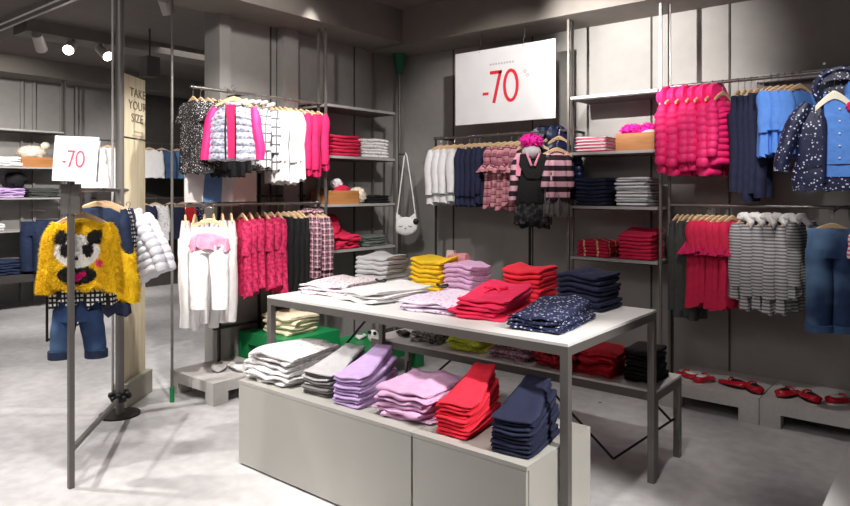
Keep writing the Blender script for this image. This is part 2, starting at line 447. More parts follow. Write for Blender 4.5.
# ------------------------------------------------------------------ folded cloth builder
def foldmesh(w, d, h, z0=0, amp=.004, seed=0, wedge=0, bumps=2, sag=.0, curl=0, nx=16, wave=0, ph=0, taper=0):
    mb = MB(); rs = []; nl = 26
    for k in range(nx+1):
        u = -1+2*k/nx; e = min(1, (1-abs(u))*nx/2.2*.5+.5) if abs(u) > .8 else 1
        q = []
        for i in range(nl):
            a = 2*PI*i/nl; ca, sa = math.cos(a), math.sin(a)
            y = d/2*math.copysign(abs(ca)**.35, ca); z = h/2*math.copysign(abs(sa)**.6, sa)*e*1.16
            if bumps == 2 and abs(sa) < .35: y -= math.copysign(.005, ca)
            x = u*w/2*(1-.02*(abs(ca)))-math.copysign(max(0, abs(u)-.7)*max(0, abs(ca)-.6)*.05, u)
            N = Vector((x*11+seed*3.1, y*11, z*20+seed))
            x += amp*1.6*noise.noise(N+Vector((9, 0, 0))); y += amp*1.8*noise.noise(N)
            z += h/2+amp*noise.noise(N+Vector((0, 7, 0)))-sag*u*u*(.4+z0*2)
            yn = (y+d/2)/d; kn = max(0, (yn-.4)/.6)
            if taper:
                st = min(1, max(0, (yn-.42)/.14)); st = st*st*(3-2*st); x = x*(1-taper*st); kn = kn*(.35+.65*st)
            zz = (z0+max(z, -.2*h))*(1+wedge*kn)
            zz += min(z0, .06)*wave*(math.sin(3.2*u+ph)+.6*math.sin(5*yn+ph))
            zz += min(z0, .05)*curl*4*noise.noise(Vector((u*1.5+ph, yn*1.5, ph)))
            q.append((x, y, max(zz, .0005)))
        rs.append(q)
    return mb.rings(rs)
def stack(kind, loc, rz, w, d, n, h, mat, desc, where, group, amp=.004, wedge=0, jit=.006, rj=2, curl=0, sag=0, bumps=1, cat='clothes', rng=1, mats=None, wave=.05, twist=0, narrow=1):
    rg = random.Random(rng)
    for i in range(n):
        ww = w*(1+rg.uniform(-.03, .03)); dd = d*(1+rg.uniform(-.03, .03))
        tp = (1-narrow)*2.1*(1 if i > n-3 else .35) if narrow < 1 and wedge > .4 else 0
        o = foldmesh(ww, dd, h*1.0, i*h, amp, rng*10+i, wedge, bumps, sag, curl, 16, wave, rng*1.7, tp).build(kind, mats[i % len(mats)] if mats else mat, None, 60)
        o.location = (loc[0]+rg.uniform(-jit, jit), loc[1]+rg.uniform(-jit, jit), loc[2]+.001); o.rotation_euler = (0, 0, rz+R(rg.uniform(-rj, rj)+twist*i/max(1, n-1)))
        pos = 'topmost' if i == n-1 else ('lowest' if i == 0 else ORD[n-i]+' from top')
        pos += ' of pile' if i in (0, n-1) else ' in pile'
        if n == 1: tag(o, '%s %s' % (desc, where), cat, None)
        else: tag(o, '%s, %s, %s' % (desc, pos, where), cat, desc.replace(' folded', '')+'s in one stack')

# ------------------------------------------------------------------ colours
F = dict(
 pink=fab('hot_pink_nylon', (246, 38, 120), .06, .6, .15), crimson=fab('crimson_cotton', (206, 26, 72)), mag=fab('magenta_cotton', (214, 28, 96)),
 coral=fab('coral_red_cotton', (244, 40, 66), .08), hot=fab('hot_red_pink_cotton', (244, 44, 94), .08), navy=fab('navy_cotton', (26, 32, 62), .15),
 navyp=fab('navy_nylon', (24, 32, 68), .12, .4), black=fab('black_cotton', (16, 15, 18), .2), white=fab('white_cotton', (238, 236, 236), .04),
 cream=fab('cream_cotton', (238, 226, 196), .05), yellow=fab('yellow_cotton', (244, 200, 30), .08), grey=fab('light_grey_jersey', (186, 184, 186), .08),
 dgrey=fab('mid_grey_jersey', (118, 114, 114), .1), lilac=fab('lilac_cotton', (196, 166, 214), .06), plil=fab('pink_lilac_cotton', (216, 170, 206), .07),
 blue=fab('cornflower_cotton', (88, 140, 222), .06), blue2=fab('denim_blue_chambray', (96, 130, 176), .12), silver=fab('silver_nylon', (208, 208, 216), .05, .4),
 greyw=fab('pale_grey_jersey', (214, 214, 216), .06), pinkp=fab('pale_pink_cotton', (240, 150, 176), .07), redk=fab('red_knit', (206, 24, 50), .25, .9, .6, 60),
 lime=fab('lime_knit', (226, 244, 84), .2, .9, .6, 60), gknit=fab('grey_green_cotton', (96, 102, 96), .15), fur=fab('pink_faux_fur', (250, 40, 170), .25, .9, 1, 60),
 rose=fab('dusty_rose_tulle', (196, 128, 132), .12, .6), orange=fab('orange_cotton', (240, 160, 60)), red=fab('red_cotton', (206, 30, 40)), khaki=fab('grey_olive_cotton', (66, 68, 66), .12),
 lace=pattern('crimson_lace', 'blotch', (140, 16, 56), (206, 34, 90), (226, 60, 112), scale=45),
 check=pattern('white_black_window_check', 'check', (244, 243, 244), (34, 34, 44), scale=15, thr=.78),
 plaid=pattern('burgundy_plaid', 'plaid', (232, 190, 198), (84, 34, 60), (40, 26, 50), scale=21, thr=.1),
 plaidp=pattern('dusty_pink_plaid', 'plaid', (214, 152, 160), (150, 84, 100), (96, 44, 62), scale=15, thr=.2),
 seq=pattern('black_white_speckle', 'floral', (24, 22, 26), (196, 192, 192), (120, 118, 122), scale=90, thr=.34),
 flor=pattern('white_pink_floral', 'floral', (240, 232, 236), (222, 150, 180), (150, 140, 170), scale=50, thr=.3),
 florl=pattern('lilac_floral', 'floral', (236, 220, 238), (196, 150, 206), (240, 190, 210), scale=42, thr=.3),
 navf=pattern('navy_blossom_print', 'floral', (26, 34, 70), (214, 216, 232), (120, 132, 176), scale=55, thr=.3),
 star=pattern('navy_star_print', 'dots', (26, 32, 66), (206, 212, 236), scale=52, thr=.26, rough=.5),
 gstr=pattern('grey_knit_stripe', 'stripe', (196, 194, 196), (112, 110, 114), scale=48, thr=0),
 wpat=pattern('white_grey_print', 'blotch', (232, 230, 228), (240, 238, 238), (196, 192, 194), scale=30),
 pw=pattern('pink_white_stripe', 'stripe', (244, 232, 236), (232, 96, 132), scale=40, thr=.2),
 gw=pattern('grey_white_stripe', 'stripe', (226, 226, 228), (120, 122, 130), scale=45, thr=.3),
 redst=pattern('red_gold_stripe', 'vstripe', (206, 30, 70), (240, 226, 170), scale=9, thr=.93),
 vest=pattern('grey_camo_nylon', 'blotch', (116, 120, 142), (176, 178, 194), (222, 222, 230), scale=48, rough=.4),
 bw=pattern('black_white_check', 'squares', (20, 20, 24), (236, 236, 236), scale=42, thr=-.1),
 rb=pattern('red_black_knit', 'blotch', (30, 14, 20), (196, 24, 50), (226, 60, 80), scale=60),
 pg=pattern('pink_grey_knit', 'blotch', (60, 48, 58), (206, 160, 180), (228, 200, 210), scale=60),
 gk=pattern('grey_speckled_knit', 'blotch', (60, 58, 60), (140, 138, 138), (200, 198, 196), scale=60),
 seqp=pattern('pink_black_bands', 'stripe', (226, 176, 190), (40, 22, 34), scale=12, thr=.0),
 tulle=pattern('dark_tulle', 'blotch', (22, 21, 24), (44, 42, 46), (104, 100, 104), scale=26),
 furw=fab('cream_knit', (240, 228, 210), .1, .9, .8, 60))
k = NT('washed_denim', .8); sp = k.n('SeparateXYZ'); k.l(k.tc.outputs['Object'], sp.inputs[0])
no = k.noise(14, 5); n2 = k.noise(4, 2)
k.color(k.mix(k.ramp(n2.outputs[0], [(.42, (0, 0, 0)), (.68, (1, 1, 1))]).outputs[0], k.ramp(no.outputs[0], [(.3, lin(22, 44, 84)), (.7, lin(36, 62, 104))]).outputs[0], lin(104, 140, 180)))
k.bump(no.outputs[0], .3, .006); F['denim'] = k.m
F['ddenim'] = fab('dark_denim', (24, 40, 70), .3)
F['mdenim'] = fab('mid_denim', (58, 88, 128), .3, scale=12)

# ------------------------------------------------------------------ fixtures
def shelf_unit(name, label, x0, x1, y0, y1, zs, posts, group=None, pz=0):
    t = thing(name, label, 'shelves', (0, 0, 0))
    for z in zs:
        s = MB().box(x0, x1, y0, y1, z-.022, z).build('shelf', M_shelf, t)
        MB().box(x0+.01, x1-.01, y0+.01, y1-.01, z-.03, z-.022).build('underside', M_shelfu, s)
    for (px, py, zt) in posts:
        MB().box(px-.009, px+.009, py-.009, py+.009, pz, zt).build('post', M_post, t)
    return t
ZS = (2.245, 1.80, 1.375, .972)
shelf_unit('shelf_tower', 'grey metal shelf tower between the middle and right rails on the back wall', -2.45, -1.75, 4.85, 5.18, ZS,
           [(-2.47, 4.86, 2.87), (-2.47, 4.93, 2.87), (-1.73, 4.86, 2.87), (-1.69, 4.93, 2.87)])
shelf_unit('shelf_tower', 'grey metal shelf tower on the left wall beside the corner pole', -4.58, -4.25, 3.9, 4.76, ZS,
           [(-4.26, 3.88, 2.89), (-4.33, 3.86, 2.89), (-4.27, 4.78, 2.25), (-4.56, 4.78, 2.89)])
shelf_unit('shelf_tower', 'pale shelf tower on the far wall behind the panda jumper rack', -9.75, -9.4, 2.7, 3.85, (2.28, 1.8, 1.4, .98),
           [(-9.41, 3.87, 2.98), (-9.5, 3.87, 2.98), (-9.41, 2.68, 2.98)], pz=.44)
def rail(name, label, pts, posts, r=.012):
    t = thing(name, label, 'clothes rail'); MB().tube(pts, r, 10).build('hanging_bar', M_chrome, t)
    for a, b_ in posts: MB().tube([a, b_], .011, 8).build('bracket', M_dsteel, t)
rail('clothes_rail', 'metal clothes rail high on the left wall holding check tops and a vest', [(-4.3, 2.62, 2.24), (-4.3, 3.86, 2.24)],
     [((-4.3, 3.1, 2.24), (-4.6, 3.1, 2.24)), ((-4.3, 3.84, 2.24), (-4.6, 3.84, 2.24))])
rail('clothes_rail', 'metal clothes rail low on the left wall holding white trousers and plaid shirts', [(-4.3, 2.5, 1.39), (-4.3, 3.86, 1.39)],
     [((-4.3, 3.1, 1.39), (-4.6, 3.1, 1.39)), ((-4.3, 3.84, 1.39), (-4.6, 3.84, 1.39))])
rail('clothes_rail', 'metal clothes rail under the big discount sign on the back wall', [(-3.88, 4.9, 1.985), (-2.47, 4.9, 1.985)],
     [((-3.86, 4.9, 1.985), (-3.86, 4.9, 0)), ((-2.85, 4.9, 1.985), (-2.85, 4.9, 0)), ((-3.86, 4.9, 1.985), (-3.86, 5.2, 1.985)), ((-2.5, 4.9, 1.985), (-2.5, 5.2, 1.985))])
rail('clothes_rail', 'upper metal clothes rail at the right holding hot pink puffer jackets', [(-1.67, 4.9, 2.255), (.6, 4.9, 2.255)],
     [((-1.66, 4.9, 2.255), (-1.66, 5.2, 2.255)), ((-.6, 4.9, 2.255), (-.6, 5.2, 2.255))])
rail('clothes_rail', 'lower metal clothes rail at the right holding crimson frill dresses', [(-1.67, 4.9, 1.39), (.6, 4.9, 1.39)],
     [((-1.66, 4.9, 0), (-1.66, 4.9, 1.39)), ((-.6, 4.9, 1.39), (-.6, 5.2, 1.39))])
rail('clothes_rail', 'short face-out arm holding the striped jacket outfit', [(-2.66, 4.9, 1.97), (-2.62, 4.52, 1.95)], [], .008)
rail('clothes_rail', 'short face-out arm holding the navy star coat', [(-.66, 4.9, 2.25), (-.63, 4.42, 2.23)], [], .008)
rail('clothes_rail', 'short face-out arm holding the jeans at the right edge', [(-.62, 4.9, 1.385), (-.60, 4.5, 1.37)], [], .008)
rail('clothes_rail', 'short face-out arm holding the grey vest', [(-4.3, 2.95, 2.24), (-4.02, 2.72, 2.22)], [], .008)
rail('clothes_rail', 'short face-out arm holding the white jeans with a pink skirt', [(-4.3, 2.75, 1.39), (-4.05, 2.55, 1.37)], [], .008)
rail('clothes_rail', 'upper clothes rail on the far dark wall holding a white dress', [(-9.4, 3.95, 2.2), (-9.4, 6.6, 2.2)],
     [((-9.4, 4.0, 2.2), (-9.8, 4.0, 2.2)), ((-9.4, 6.5, 2.2), (-9.8, 6.5, 2.2))])
rail('clothes_rail', 'lower clothes rail on the far dark wall holding a red coat', [(-9.4, 4.3, 1.38), (-9.4, 6.6, 1.38)],
     [((-9.4, 4.4, 1.38), (-9.8, 4.4, 1.38)), ((-9.4, 6.5, 1.38), (-9.8, 6.5, 1.38))])

# corner pole with green top, thin rod with green foot, thick pole
t = thing('corner_pole', 'thin dark pole with a green top in the back left corner', 'pole', (-4.42, 5.02, 0))
MB().tube([(0, 0, 0), (0, 0, 2.7)], .017, 12).build('pole', M_steel, t)
MB().cyl((0, 0, 2.66), .03, .21, 16, 0, .075).build('green_cap', M_greend, t)
MB().cyl((0, 0, 0), .06, .012, 20).build('base', M_dsteel, t)
t = thing('tension_rod', 'thin floor to ceiling rod with a green foot beside the low platform', 'pole', (-4.35, 2.507, 0))
MB().tube([(0, 0, .1), (0, 0, 3.2)], .0095, 10).build('rod', M_steel, t)
MB().tube([(0, 0, 0), (0, 0, .105)], .016, 12).build('green_foot', M_green, t)
t = thing('floor_pole', 'thick dark floor to ceiling pole on a round plate behind the panda jumper', 'pole', (-4.37, 2.143, 0))
MB().cyl((0, 0, 0), .127, .012, 40).build('base_plate', M_dsteel, t)
MB().tube([(0, 0, .01), (0, 0, 3.2)], .027, 20).build('pole', M_steel, t)
MB().tube([(-.028, -.035, .12), (-.028, -.035, 3.2)], .008, 10).build('side_tube', M_shelf, t)
b = MB()
for i in range(10):
    a = i*2*PI/10; b.ball((.055*math.cos(a), .055*math.sin(a), .12+.02*(i % 2)), .02, 8, 6)
b.cyl((0, 0, .09), .042, .06, 16); b.build('clamp_ring', M_black, t)

# panda rack
RX, RY = -3.489, 1.462; DX, DY = -.79, .61
def rk(s, z=1.5, off=0): return (RX+DX*s-DY*off*-1*-1, RY+DY*s+DX*off*-1, z)
t = thing('clothes_rack', 'slim steel rack post in front of the yellow panda jumper', 'clothes rack', (RX, RY, 0))
MB().box(-.013, .013, -.013, .013, 0, 1.55).build('post', M_steel, t)
MB().tube([(0, 0, .19), (DX*1.04, DY*1.04, .12)], .011, 4, sq=True).build('floor_bar', M_steel, t)
MB().tube([(0, 0, 1.5), (DX*1.5, DY*1.5, 1.5)], .012, 10).build('hanging_bar', M_chrome, t)
MB().box(-.045, .045, -.012, .012, 1.38, 1.53).build('sign_clip', M_steel, t).rotation_euler = (0, 0, R(45))
b = MB().tube([(DX*.12-.1, DY*.12-.11, 1.2), (DX*.12-.1, DY*.12-.11, .72), (DX*.95-.05, DY*.95-.05, .72)], .007, 8); b.build('side_loop', M_dsteel, t)

# signs: -70 built from strokes
def digits(parent, s, m, y, x0=0, z0=0):
    def st(pts, wd, nm, closed=False):
        b = MB(); P2 = [Vector((p[0], 0, p[1])) for p in pts]
        rs = []
        n = len(P2)
        for i, p in enumerate(P2):
            if closed: d = (P2[(i+1) % n]-P2[i-1]).normalized()
            else: d = (P2[min(i+1, n-1)]-P2[max(i-1, 0)]).normalized()
            nr_ = Vector((d.z, 0, -d.x))
            rs.append([p+nr_*wd/2+Vector((0, 0, 0)), p-nr_*wd/2, p-nr_*wd/2+Vector((0, -.002, 0)), p+nr_*wd/2+Vector((0, -.002, 0))])
        if closed: rs.append(rs[0])
        b.rings(rs, caps=(not closed, not closed)); b.xf(Matrix.Translation((x0, y, z0)) @ Matrix.Scale(s, 4))
        b.build(nm, m, parent, 30)
    st([(-.50, -.18), (-.29, -.18)], .085, 'minus_sign')
    st([(-.24, .44), (.19, .44)], .1, 'digit_seven'); 
    st([(.135, .46), (-.10, -.48)], .105, 'digit_seven')
    st([(.50+.22*math.cos(a), -.0+.445*math.sin(a)) for a in [2*PI*i/40 for i in range(40)]], .1, 'digit_zero', True)
def sign(name, label, loc, rz, W, Hh, s, m, lx, lz, extra=None):
    t = thing(name, label, 'sign', loc, rz)
    MB().box(-W/2, W/2, -.002, .004, -Hh/2, Hh/2).build('card', M_white, t)
    digits(t, s, m, -.0035, lx, lz)
    for q in ((.98, .36), (1.07, .24)):
        b = MB(); b.rings([[(q[0]+.05*rr*math.cos(a), 0, q[1]+.05*rr*math.sin(a)) for a in [2*PI*i/14 for i in range(14)]] for rr in (1, .55)], caps=(False, False))
        b.xf(Matrix.Translation((lx, -.004, lz)) @ Matrix.Scale(s, 4)); b.build('percent_mark', M_faint, t)
    return t
t = sign('sale_sign', 'large white sign with red minus 70 hanging above the back rail', (-3.055, 4.8, 2.40), 0, 1.0, .64, .285, M_red, -.06, -.015)
for x in (-.24, .2): MB().tube([(x, 0, .30), (x, .01, .36), (x+.01, .02, .47)], .004, 6).build('hanging_clip', M_black, t)
b = MB()
for i in range(9): b.box(-.13+.028*i, -.112+.028*i, -.0035, -.002, .175, .19)
b.build('small_print', M_faint, t)
t = sign('sale_sign', 'small white tent sign with pink minus 70 on the panda rack', (-3.43, 1.46, 1.655), R(45), .215, .225, .085, M_pinkred, -.02, 0)
MB().box(-.1, .1, .03, .034, -.11, .1).build('rear_card', M_white, t)
t.rotation_euler = (R(-4), R(2), R(42))

# plywood totem
p1 = Vector((-4.481, 2.206)); p2 = Vector((-4.71, 2.50)); dv = (p2-p1); L_ = dv.length; ang = math.atan2(dv.y, dv.x)
t = thing('display_board', 'tall pale plywood board with printed lettering standing in a concrete block', 'board', (p1.x, p1.y, 0), ang)
MB().box(0, L_, 0, .03, .14, 1.86).build('lower_panel', M_panel, t)
MB().box(0, L_, 0, .03, 1.873, 2.31).build('upper_panel', M_panel, t)
MB().box(.01, L_-.01, .006, .024, 1.86, 1.873).build('joint', M_walld, t)
MB().box(-.01, L_+.02, -.045, .055, 0, .17).build('footing', M_block, t)
def words(parent, lines, size, x, z, dz, mat, y=-.003, rz=0, name='lettering'):
    for i, s in enumerate(lines):
        c = bpy.data.curves.new('t', 'FONT'); c.body = s; c.size = size; c.extrude = .0008; c.resolution_u = 2
        o = bpy.data.objects.new('t', c); COL.objects.link(o)
        dg = bpy.context.evaluated_depsgraph_get(); me = bpy.data.meshes.new_from_object(o.evaluated_get(dg)); bpy.data.objects.remove(o)
        me.materials.clear(); me.materials.append(mat)
        q = bpy.data.objects.new(name, me); COL.objects.link(q); q.parent = parent
        q.location = (x+(.0 if not isinstance(x, list) else 0), y, z-dz*i); q.rotation_euler = (R(90), 0, 0); q.scale = (1.15, 1, 1)
words(t, ['TAKE'], .088, .125, 2.165, .1, M_ink)
words(t, ['YOUR'], .088, .105, 2.075, .1, M_ink)
words(t, ['SIZE'], .088, .145, 1.985, .1, M_ink)
b = MB()
for i, q in enumerate((.14, .16, .10)): b.box(.33-q, .33, -.0035, 0, 1.915-.03*i, 1.923-.03*i)
b.build('small_print', plain('faint_print', (186, 172, 150), .6), t)

# far wall ledge, ceiling speaker, lamps
MB_ = MB().box(-.12, .12, -.1, .1, -.12, .12)
t = thing('ceiling_speaker', 'dark grey box speaker hanging from the ceiling near the display board', 'speaker', (-6.67, 3.59, 2.77))
MB().box(-.08, .08, -.07, .07, -.08, .13).build('case', M_walld, t); MB().cyl((0, 0, .13), .01, .30, 10).build('bracket', M_walld, t)
M_lampw = plain('lamp_white', (206, 200, 196), .4)
M_lens = emis('lamp_lens', (255, 250, 240), 14)
M_lensoff = plain('lamp_lens_off', (150, 146, 142), .3)
def lamp(x, y, aim, on, label):
    t = thing('track_lamp', label, 'lamp', (x, y, 3.2), 0, 'ceiling track lamps')
    zt = -.12 if x < -7 else 0
    MB().tube([(0, 0, zt), (0, 0, zt-.05)], .012, 8).build('stem', M_lampw, t)
    h = thing('x', 'x', 'x'); bpy.data.objects.remove(h)
    c = Vector((0, 0, zt-.09)); d = Vector(aim).normalized()
    q = d.to_track_quat('Z', 'Y').to_matrix().to_4x4()
    MB().cyl((0, 0, -.09), .05, .19, 20, 0, .055).xf(Matrix.Translation(c) @ q).build('lamp_head', M_lampw, t)
    MB().cyl((0, 0, .098), .05, .005, 20).xf(Matrix.Translation(c) @ q).build('lens', M_lens if on else M_lensoff, t)
lamp(-7.22, 2.72, (-.7, .55, -.75), False, 'leftmost white track lamp, unlit, at upper left')
lamp(-7.22, 3.02, (.62, -.45, -.45), True, 'middle lit white track lamp at upper left')
lamp(-7.22, 3.36, (.75, .1, -.5), True, 'rightmost lit white track lamp of the three at upper left')
lamp(-5.32, 3.0, (-.2, .5, -.85), False, 'white track lamp near the thin rod, nearest the ceiling edge')
lamp(-5.25, 3.42, (.1, .3, -.9), False, 'white track lamp above the left rail, furthest right')
b = MB().box(-5.3, -5.26, 2.6, 5.0, 3.17, 3.2); tag(b.build('lamp_track', M_lampw), 'white ceiling track above the left clothes rails', 'lamp track')

# platforms
def platform(label, loc, rz, L, D, h, m, name='platform'):
    t = thing(name, label, 'platform', loc, rz)
    q = max(h*.52, h-.09); MB().box(0, L, 0, D, q, h).build('deck', m, t); cut = q
    for x in (0, L-.12):
        MB().box(x, x+.12, 0, .1, 0, cut).build('foot', m, t); MB().box(x, x+.12, D-.1, D, 0, cut).build('foot', m, t)
    return t
G = 'low concrete display platforms'
platform('low grey platform with white shoes at the left before the green bench', (-4.03, 2.63, 0), R(90), .56, .56, .16, M_plat)
platform('low grey platform with red shoes along the back wall, left of the seam', (-1.64, 4.62, 0), 0, .62, .56, .17, M_plat)
platform('low grey platform with red shoes along the back wall, right of the seam', (-1.015, 4.62, 0), 0, 1.2, .56, .17, M_plat)
platform('low grey platform along the back wall at the right frame edge', (.2, 4.62, 0), 0, 1.2, .56, .17, M_plat)
platform('green bench carrying cream folded clothes behind the white piles', (-4.56, 3.21, 0), 0, .60, .55, .36, M_green, 'green_bench')
platform('lower green bench behind the first one under the shelf tower', (-4.2, 3.78, 0), 0, .62, .6, .22, M_green, 'green_bench')
# dark frame with mirror panel behind the left rack
t = thing('frame_screen', 'dark metal grid frame with pale panels behind the white trousers', 'screen', (-4.52, 2.95, 0))
for y in (.07, .45, .9): MB().tube([(0, y-.02, 0), (0, y-.02, 2.1)], .01, 4, sq=True).build('upright', M_dsteel, t)
for z in (.04, .42, 1.0, 1.45, 1.72, 2.1): MB().tube([(0, .0, z), (0, .92, z)], .009, 4, sq=True).build('crossbar', M_dsteel, t)
# photo board above lower rail
t = thing('photo_board', 'printed photo board with pale cloth and skin shapes above the lower left rail', 'poster', (-4.37, 2.62, 1.41), R(90))
MB().box(0, .62, 0, .012, 0, .24).build('board', pattern('photo_print_backdrop', 'blotch', (214, 206, 204), (228, 222, 222), (206, 198, 204), scale=5), t)
MB().prism([(.14, .0), (.16, .2), (.24, .24), (.31, .2), (.3, .0)], -.003, 0).build('printed_denim', F['blue2'], t)
MB().prism([(.42, .0), (.40, .12), (.47, .2), (.56, .235), (.62, .23), (.62, 0)], -.003, 0).build('printed_face', plain('print_skin', (236, 206, 196), .5), t)

# tall table, low table, cabinets
def table(label, x0, x1, y0, y1, h, leg, ap=.05):
    t = thing('display_table', label, 'table', (x0, y0, 0)); W = x1-x0; D = y1-y0
    MB().box(0, W, 0, D, h-.012, h).build('table_top', M_top, t)
    b = MB(); e = .012
    b.box(0, W, 0, .03, h-ap-e, h-e); b.box(0, W, D-.03, D, h-ap-e, h-e); b.box(0, .03, .03, D-.03, h-ap-e, h-e); b.box(W-.03, W, .03, D-.03, h-ap-e, h-e)
    b.build('apron', M_steel, t)
    for x in (0, W-leg):
        for y in (0, D-leg): MB().box(x, x+leg, y, y+leg, 0, h-ap-e).build('leg', M_steel, t)
    return t
t = table('tall steel table with white top stacked with folded clothes in the centre', -3.147, -1.228, 2.41, 3.39, .885, .035, .038)
MB().tube([(.02, .94, .72), (.02, .62, .50)], .008, 6).build('brace', M_dsteel, t)
t = table('low steel table with accessories behind and below the tall table', -3.27, -1.238, 3.41, 3.81, .46, .035, .045)
for a, c in (((1.32, .03, .41), (1.78, .05, .03)), ((1.78, .05, .03), (2.01, .38, .22)), ((1.86, .2, .41), (1.98, .37, .2)), ((.7, .03, .41), (.25, .05, .03)), ((.25, .05, .03), (.02, .38, .22))):
    MB().tube([a, c], .007, 6).build('brace', M_dsteel, t)
def cabinet(label, x0, x1, y0, y1, h):
    t = thing('display_cabinet', label, 'cabinet', (x0, y0, 0)); W = x1-x0; D = y1-y0
    MB().box(0, W, .018, D, .02, h-.018).build('carcass', M_cab, t)
    MB().box(.004, W-.004, 0, .018, .012, h-.02).build('front_panel', M_cab, t)
    MB().box(0, W, 0, D, h-.018, h).build('cabinet_top', M_cab, t)
    return t
cabinet('white low cabinet block, left of the two facing the viewer', -3.085, -1.842, 2.17, 2.46, .46)
cabinet('white low cabinet block under the coral and navy stacks, facing the viewer', -1.838, -1.275, 2.17, 2.46, .46)
cabinet('white low cabinet block behind the front ones, its end left of the table leg', -3.085, -1.285, 2.475, 2.735, .455)
t = thing('display_cabinet', 'pale block whose slanted top edge cuts the lower right frame corner', 'cabinet', (-.36, 1.2, 0))
MB().box(0, 1.2, 0, 2.1, 0, .44).build('carcass', M_cab, t); MB().box(-.004, 1.2, -.004, 2.1, .44, .46).build('cabinet_top', M_top, t)

# ------------------------------------------------------------------ stacks on the tall table
tz = .885; q9 = 0
TW = 'on the tall table'
GT = 'folded clothes on the tall table'
def tb(*a, **k): stack(*a, **k)
stack('folded_blouse', (-2.96, 2.84, tz), R(8), .34, .46, 3, .019, F['flor'], 'white and pink floral folded blouse', 'at the left table end', GT, amp=.012, rj=5, jit=.012, rng=11, curl=.05)
stack('folded_sweater', (-2.56, 2.80, tz), R(0), .30, .46, 3, .021, F['white'], 'white fluffy folded sweater', 'left of the lilac floral blouses', GT, amp=.012, rj=4, jit=.01, rng=12, curl=.05)
stack('folded_shirt', (-3.03, 3.26, tz), R(4), .28, .24, 6, .030, F['greyw'], 'pale grey folded shirt', 'behind the white sweaters', GT, amp=.006, rng=13, curl=.1, wave=.10)
stack('folded_shirt', (-2.57, 3.27, tz), R(-2), .25, .24, 7, .0272, F['yellow'], 'bright yellow folded shirt', 'at the back of the table', GT, amp=.006, rng=14, curl=.1, wave=.10)
stack('folded_blouse', (-2.12, 2.80, tz), R(6), .34, .46, 3, .017, F['florl'], 'pale lilac floral folded blouse', 'in the middle of the table', GT, amp=.011, rj=4, jit=.012, rng=15, curl=.05)
stack('folded_shirt', (-2.35, 3.29, tz), R(0), .22, .22, 6, .028, F['plil'], 'pink lilac folded shirt', 'between yellow and coral stacks', GT, amp=.005, rng=16, curl=.1, wave=.10)
stack('folded_dress', (-1.84, 2.82, tz), R(8), .25, .46, 5, .0185, F['hot'], 'hot pink folded dress', 'in front of the coral stack', GT, amp=.011, rj=6, jit=.012, rng=17, wedge=.35, narrow=.9, curl=.05)
stack('folded_shirt', (-1.90, 3.27, tz), R(2), .24, .24, 7, .026, F['coral'], 'coral red folded shirt', 'at the back of the table', GT, amp=.005, rng=18, curl=.08, wave=.10)
stack('folded_dress', (-1.47, 2.75, tz), R(8), .25, .46, 4, .0165, F['navf'], 'navy blossom print folded dress', 'at the right table end', GT, amp=.01, rj=4, jit=.012, rng=19, wedge=.5, curl=.05)
stack('folded_shirt', (-1.53, 3.24, tz), R(0), .25, .26, 7, .0265, F['navy'], 'plain navy folded shirt', 'at the right back corner', GT, amp=.005, rng=20, curl=.08, wave=.10)
# ribbon bow on the hot pink dress
b = MB()
for s in (-1, 1): b.ball((s*.03, 0, 0), (.035, .02, .016), 10, 6)
b.ball((0, 0, 0), (.012, .014, .014), 8, 6)
for s in (-1, 1): b.tube([(0, 0, 0), (s*.03, -.05, -.01), (s*.035, -.09, -.02)], .007, 6)
b.xf(Matrix.Translation((-1.86, 2.86, tz+.118)) @ Matrix.Rotation(R(20), 4, 'Z')); tag(b.build('ribbon_bow', F['hot']), 'hot pink ribbon bow on top of the hot pink dresses', 'bow')
# black hanger tips / tags lying among the folded tops
for x, y, l in ((-2.72, 2.92, 'black plastic ring between floral and white piles'), (-2.30, 2.98, 'black plastic ring behind the white sweaters'), (-1.95, 3.03, 'black plastic ring on the lilac floral tops')):
    b = MB().tube([(.035*math.cos(a), .02*math.sin(a), .006*math.sin(2*a)) for a in [2*PI*i/16 for i in range(17)]], .007, 6)
    o = b.build('belt_coil', M_black); o.location = (x, y, tz+(.062 if x > -2 else .072)); tag(o, l, 'belt')
t = thing('tulle_bag', 'dusty rose gift bag with a clear top behind the yellow shirts', 'bag', (-2.46, 3.345, tz))
foldmesh(.16, .05, .20, 0, .012, 5, 0, 1).build('bag_body', F['rose'], t)
b = MB().rings([[(-.05+x_*q, y_*q*.5, z) for x_, y_ in ((-.03, -.03), (.03, -.03), (.03, .03), (-.03, .03))] for q, z in ((1, .18), (.9, .235))]); b.build('clear_top', plain('frosted_plastic', (222, 200, 204), .2), t)

# ------------------------------------------------------------------ stacks on the cabinets
cz = .46; GC = 'folded clothes on the low cabinets'
stack('folded_trousers', (-2.92, 2.42, cz), R(6), .34, .42, 6, .026, F['wpat'], 'white patterned folded trousers', 'at the left cabinet end', GC, amp=.016, rj=7, jit=.014, rng=31, curl=.08)
stack('folded_trousers', (-2.56, 2.41, cz), R(4), 0.19, 0.34, 8, .0155, F['dgrey'], 'grey folded trousers', 'right of the white pile', GC, amp=.006, wedge=.62, rj=2, rng=32, mats=[F['dgrey'], F['grey']], twist=6, narrow=.85)
stack('folded_trousers', (-2.32, 2.39, cz), R(4), 0.17, 0.33, 9, .0165, F['lilac'], 'lilac folded trousers', 'on the low cabinet', GC, amp=.005, wedge=.62, rj=2, rng=33, twist=6, narrow=.85)
stack('folded_trousers', (-1.995, 2.43, cz), R(5), .28, .38, 6, .023, F['plil'], 'pink lilac folded trousers', 'mid low cabinets', GC, amp=.015, rj=7, jit=.012, rng=34, curl=.08)
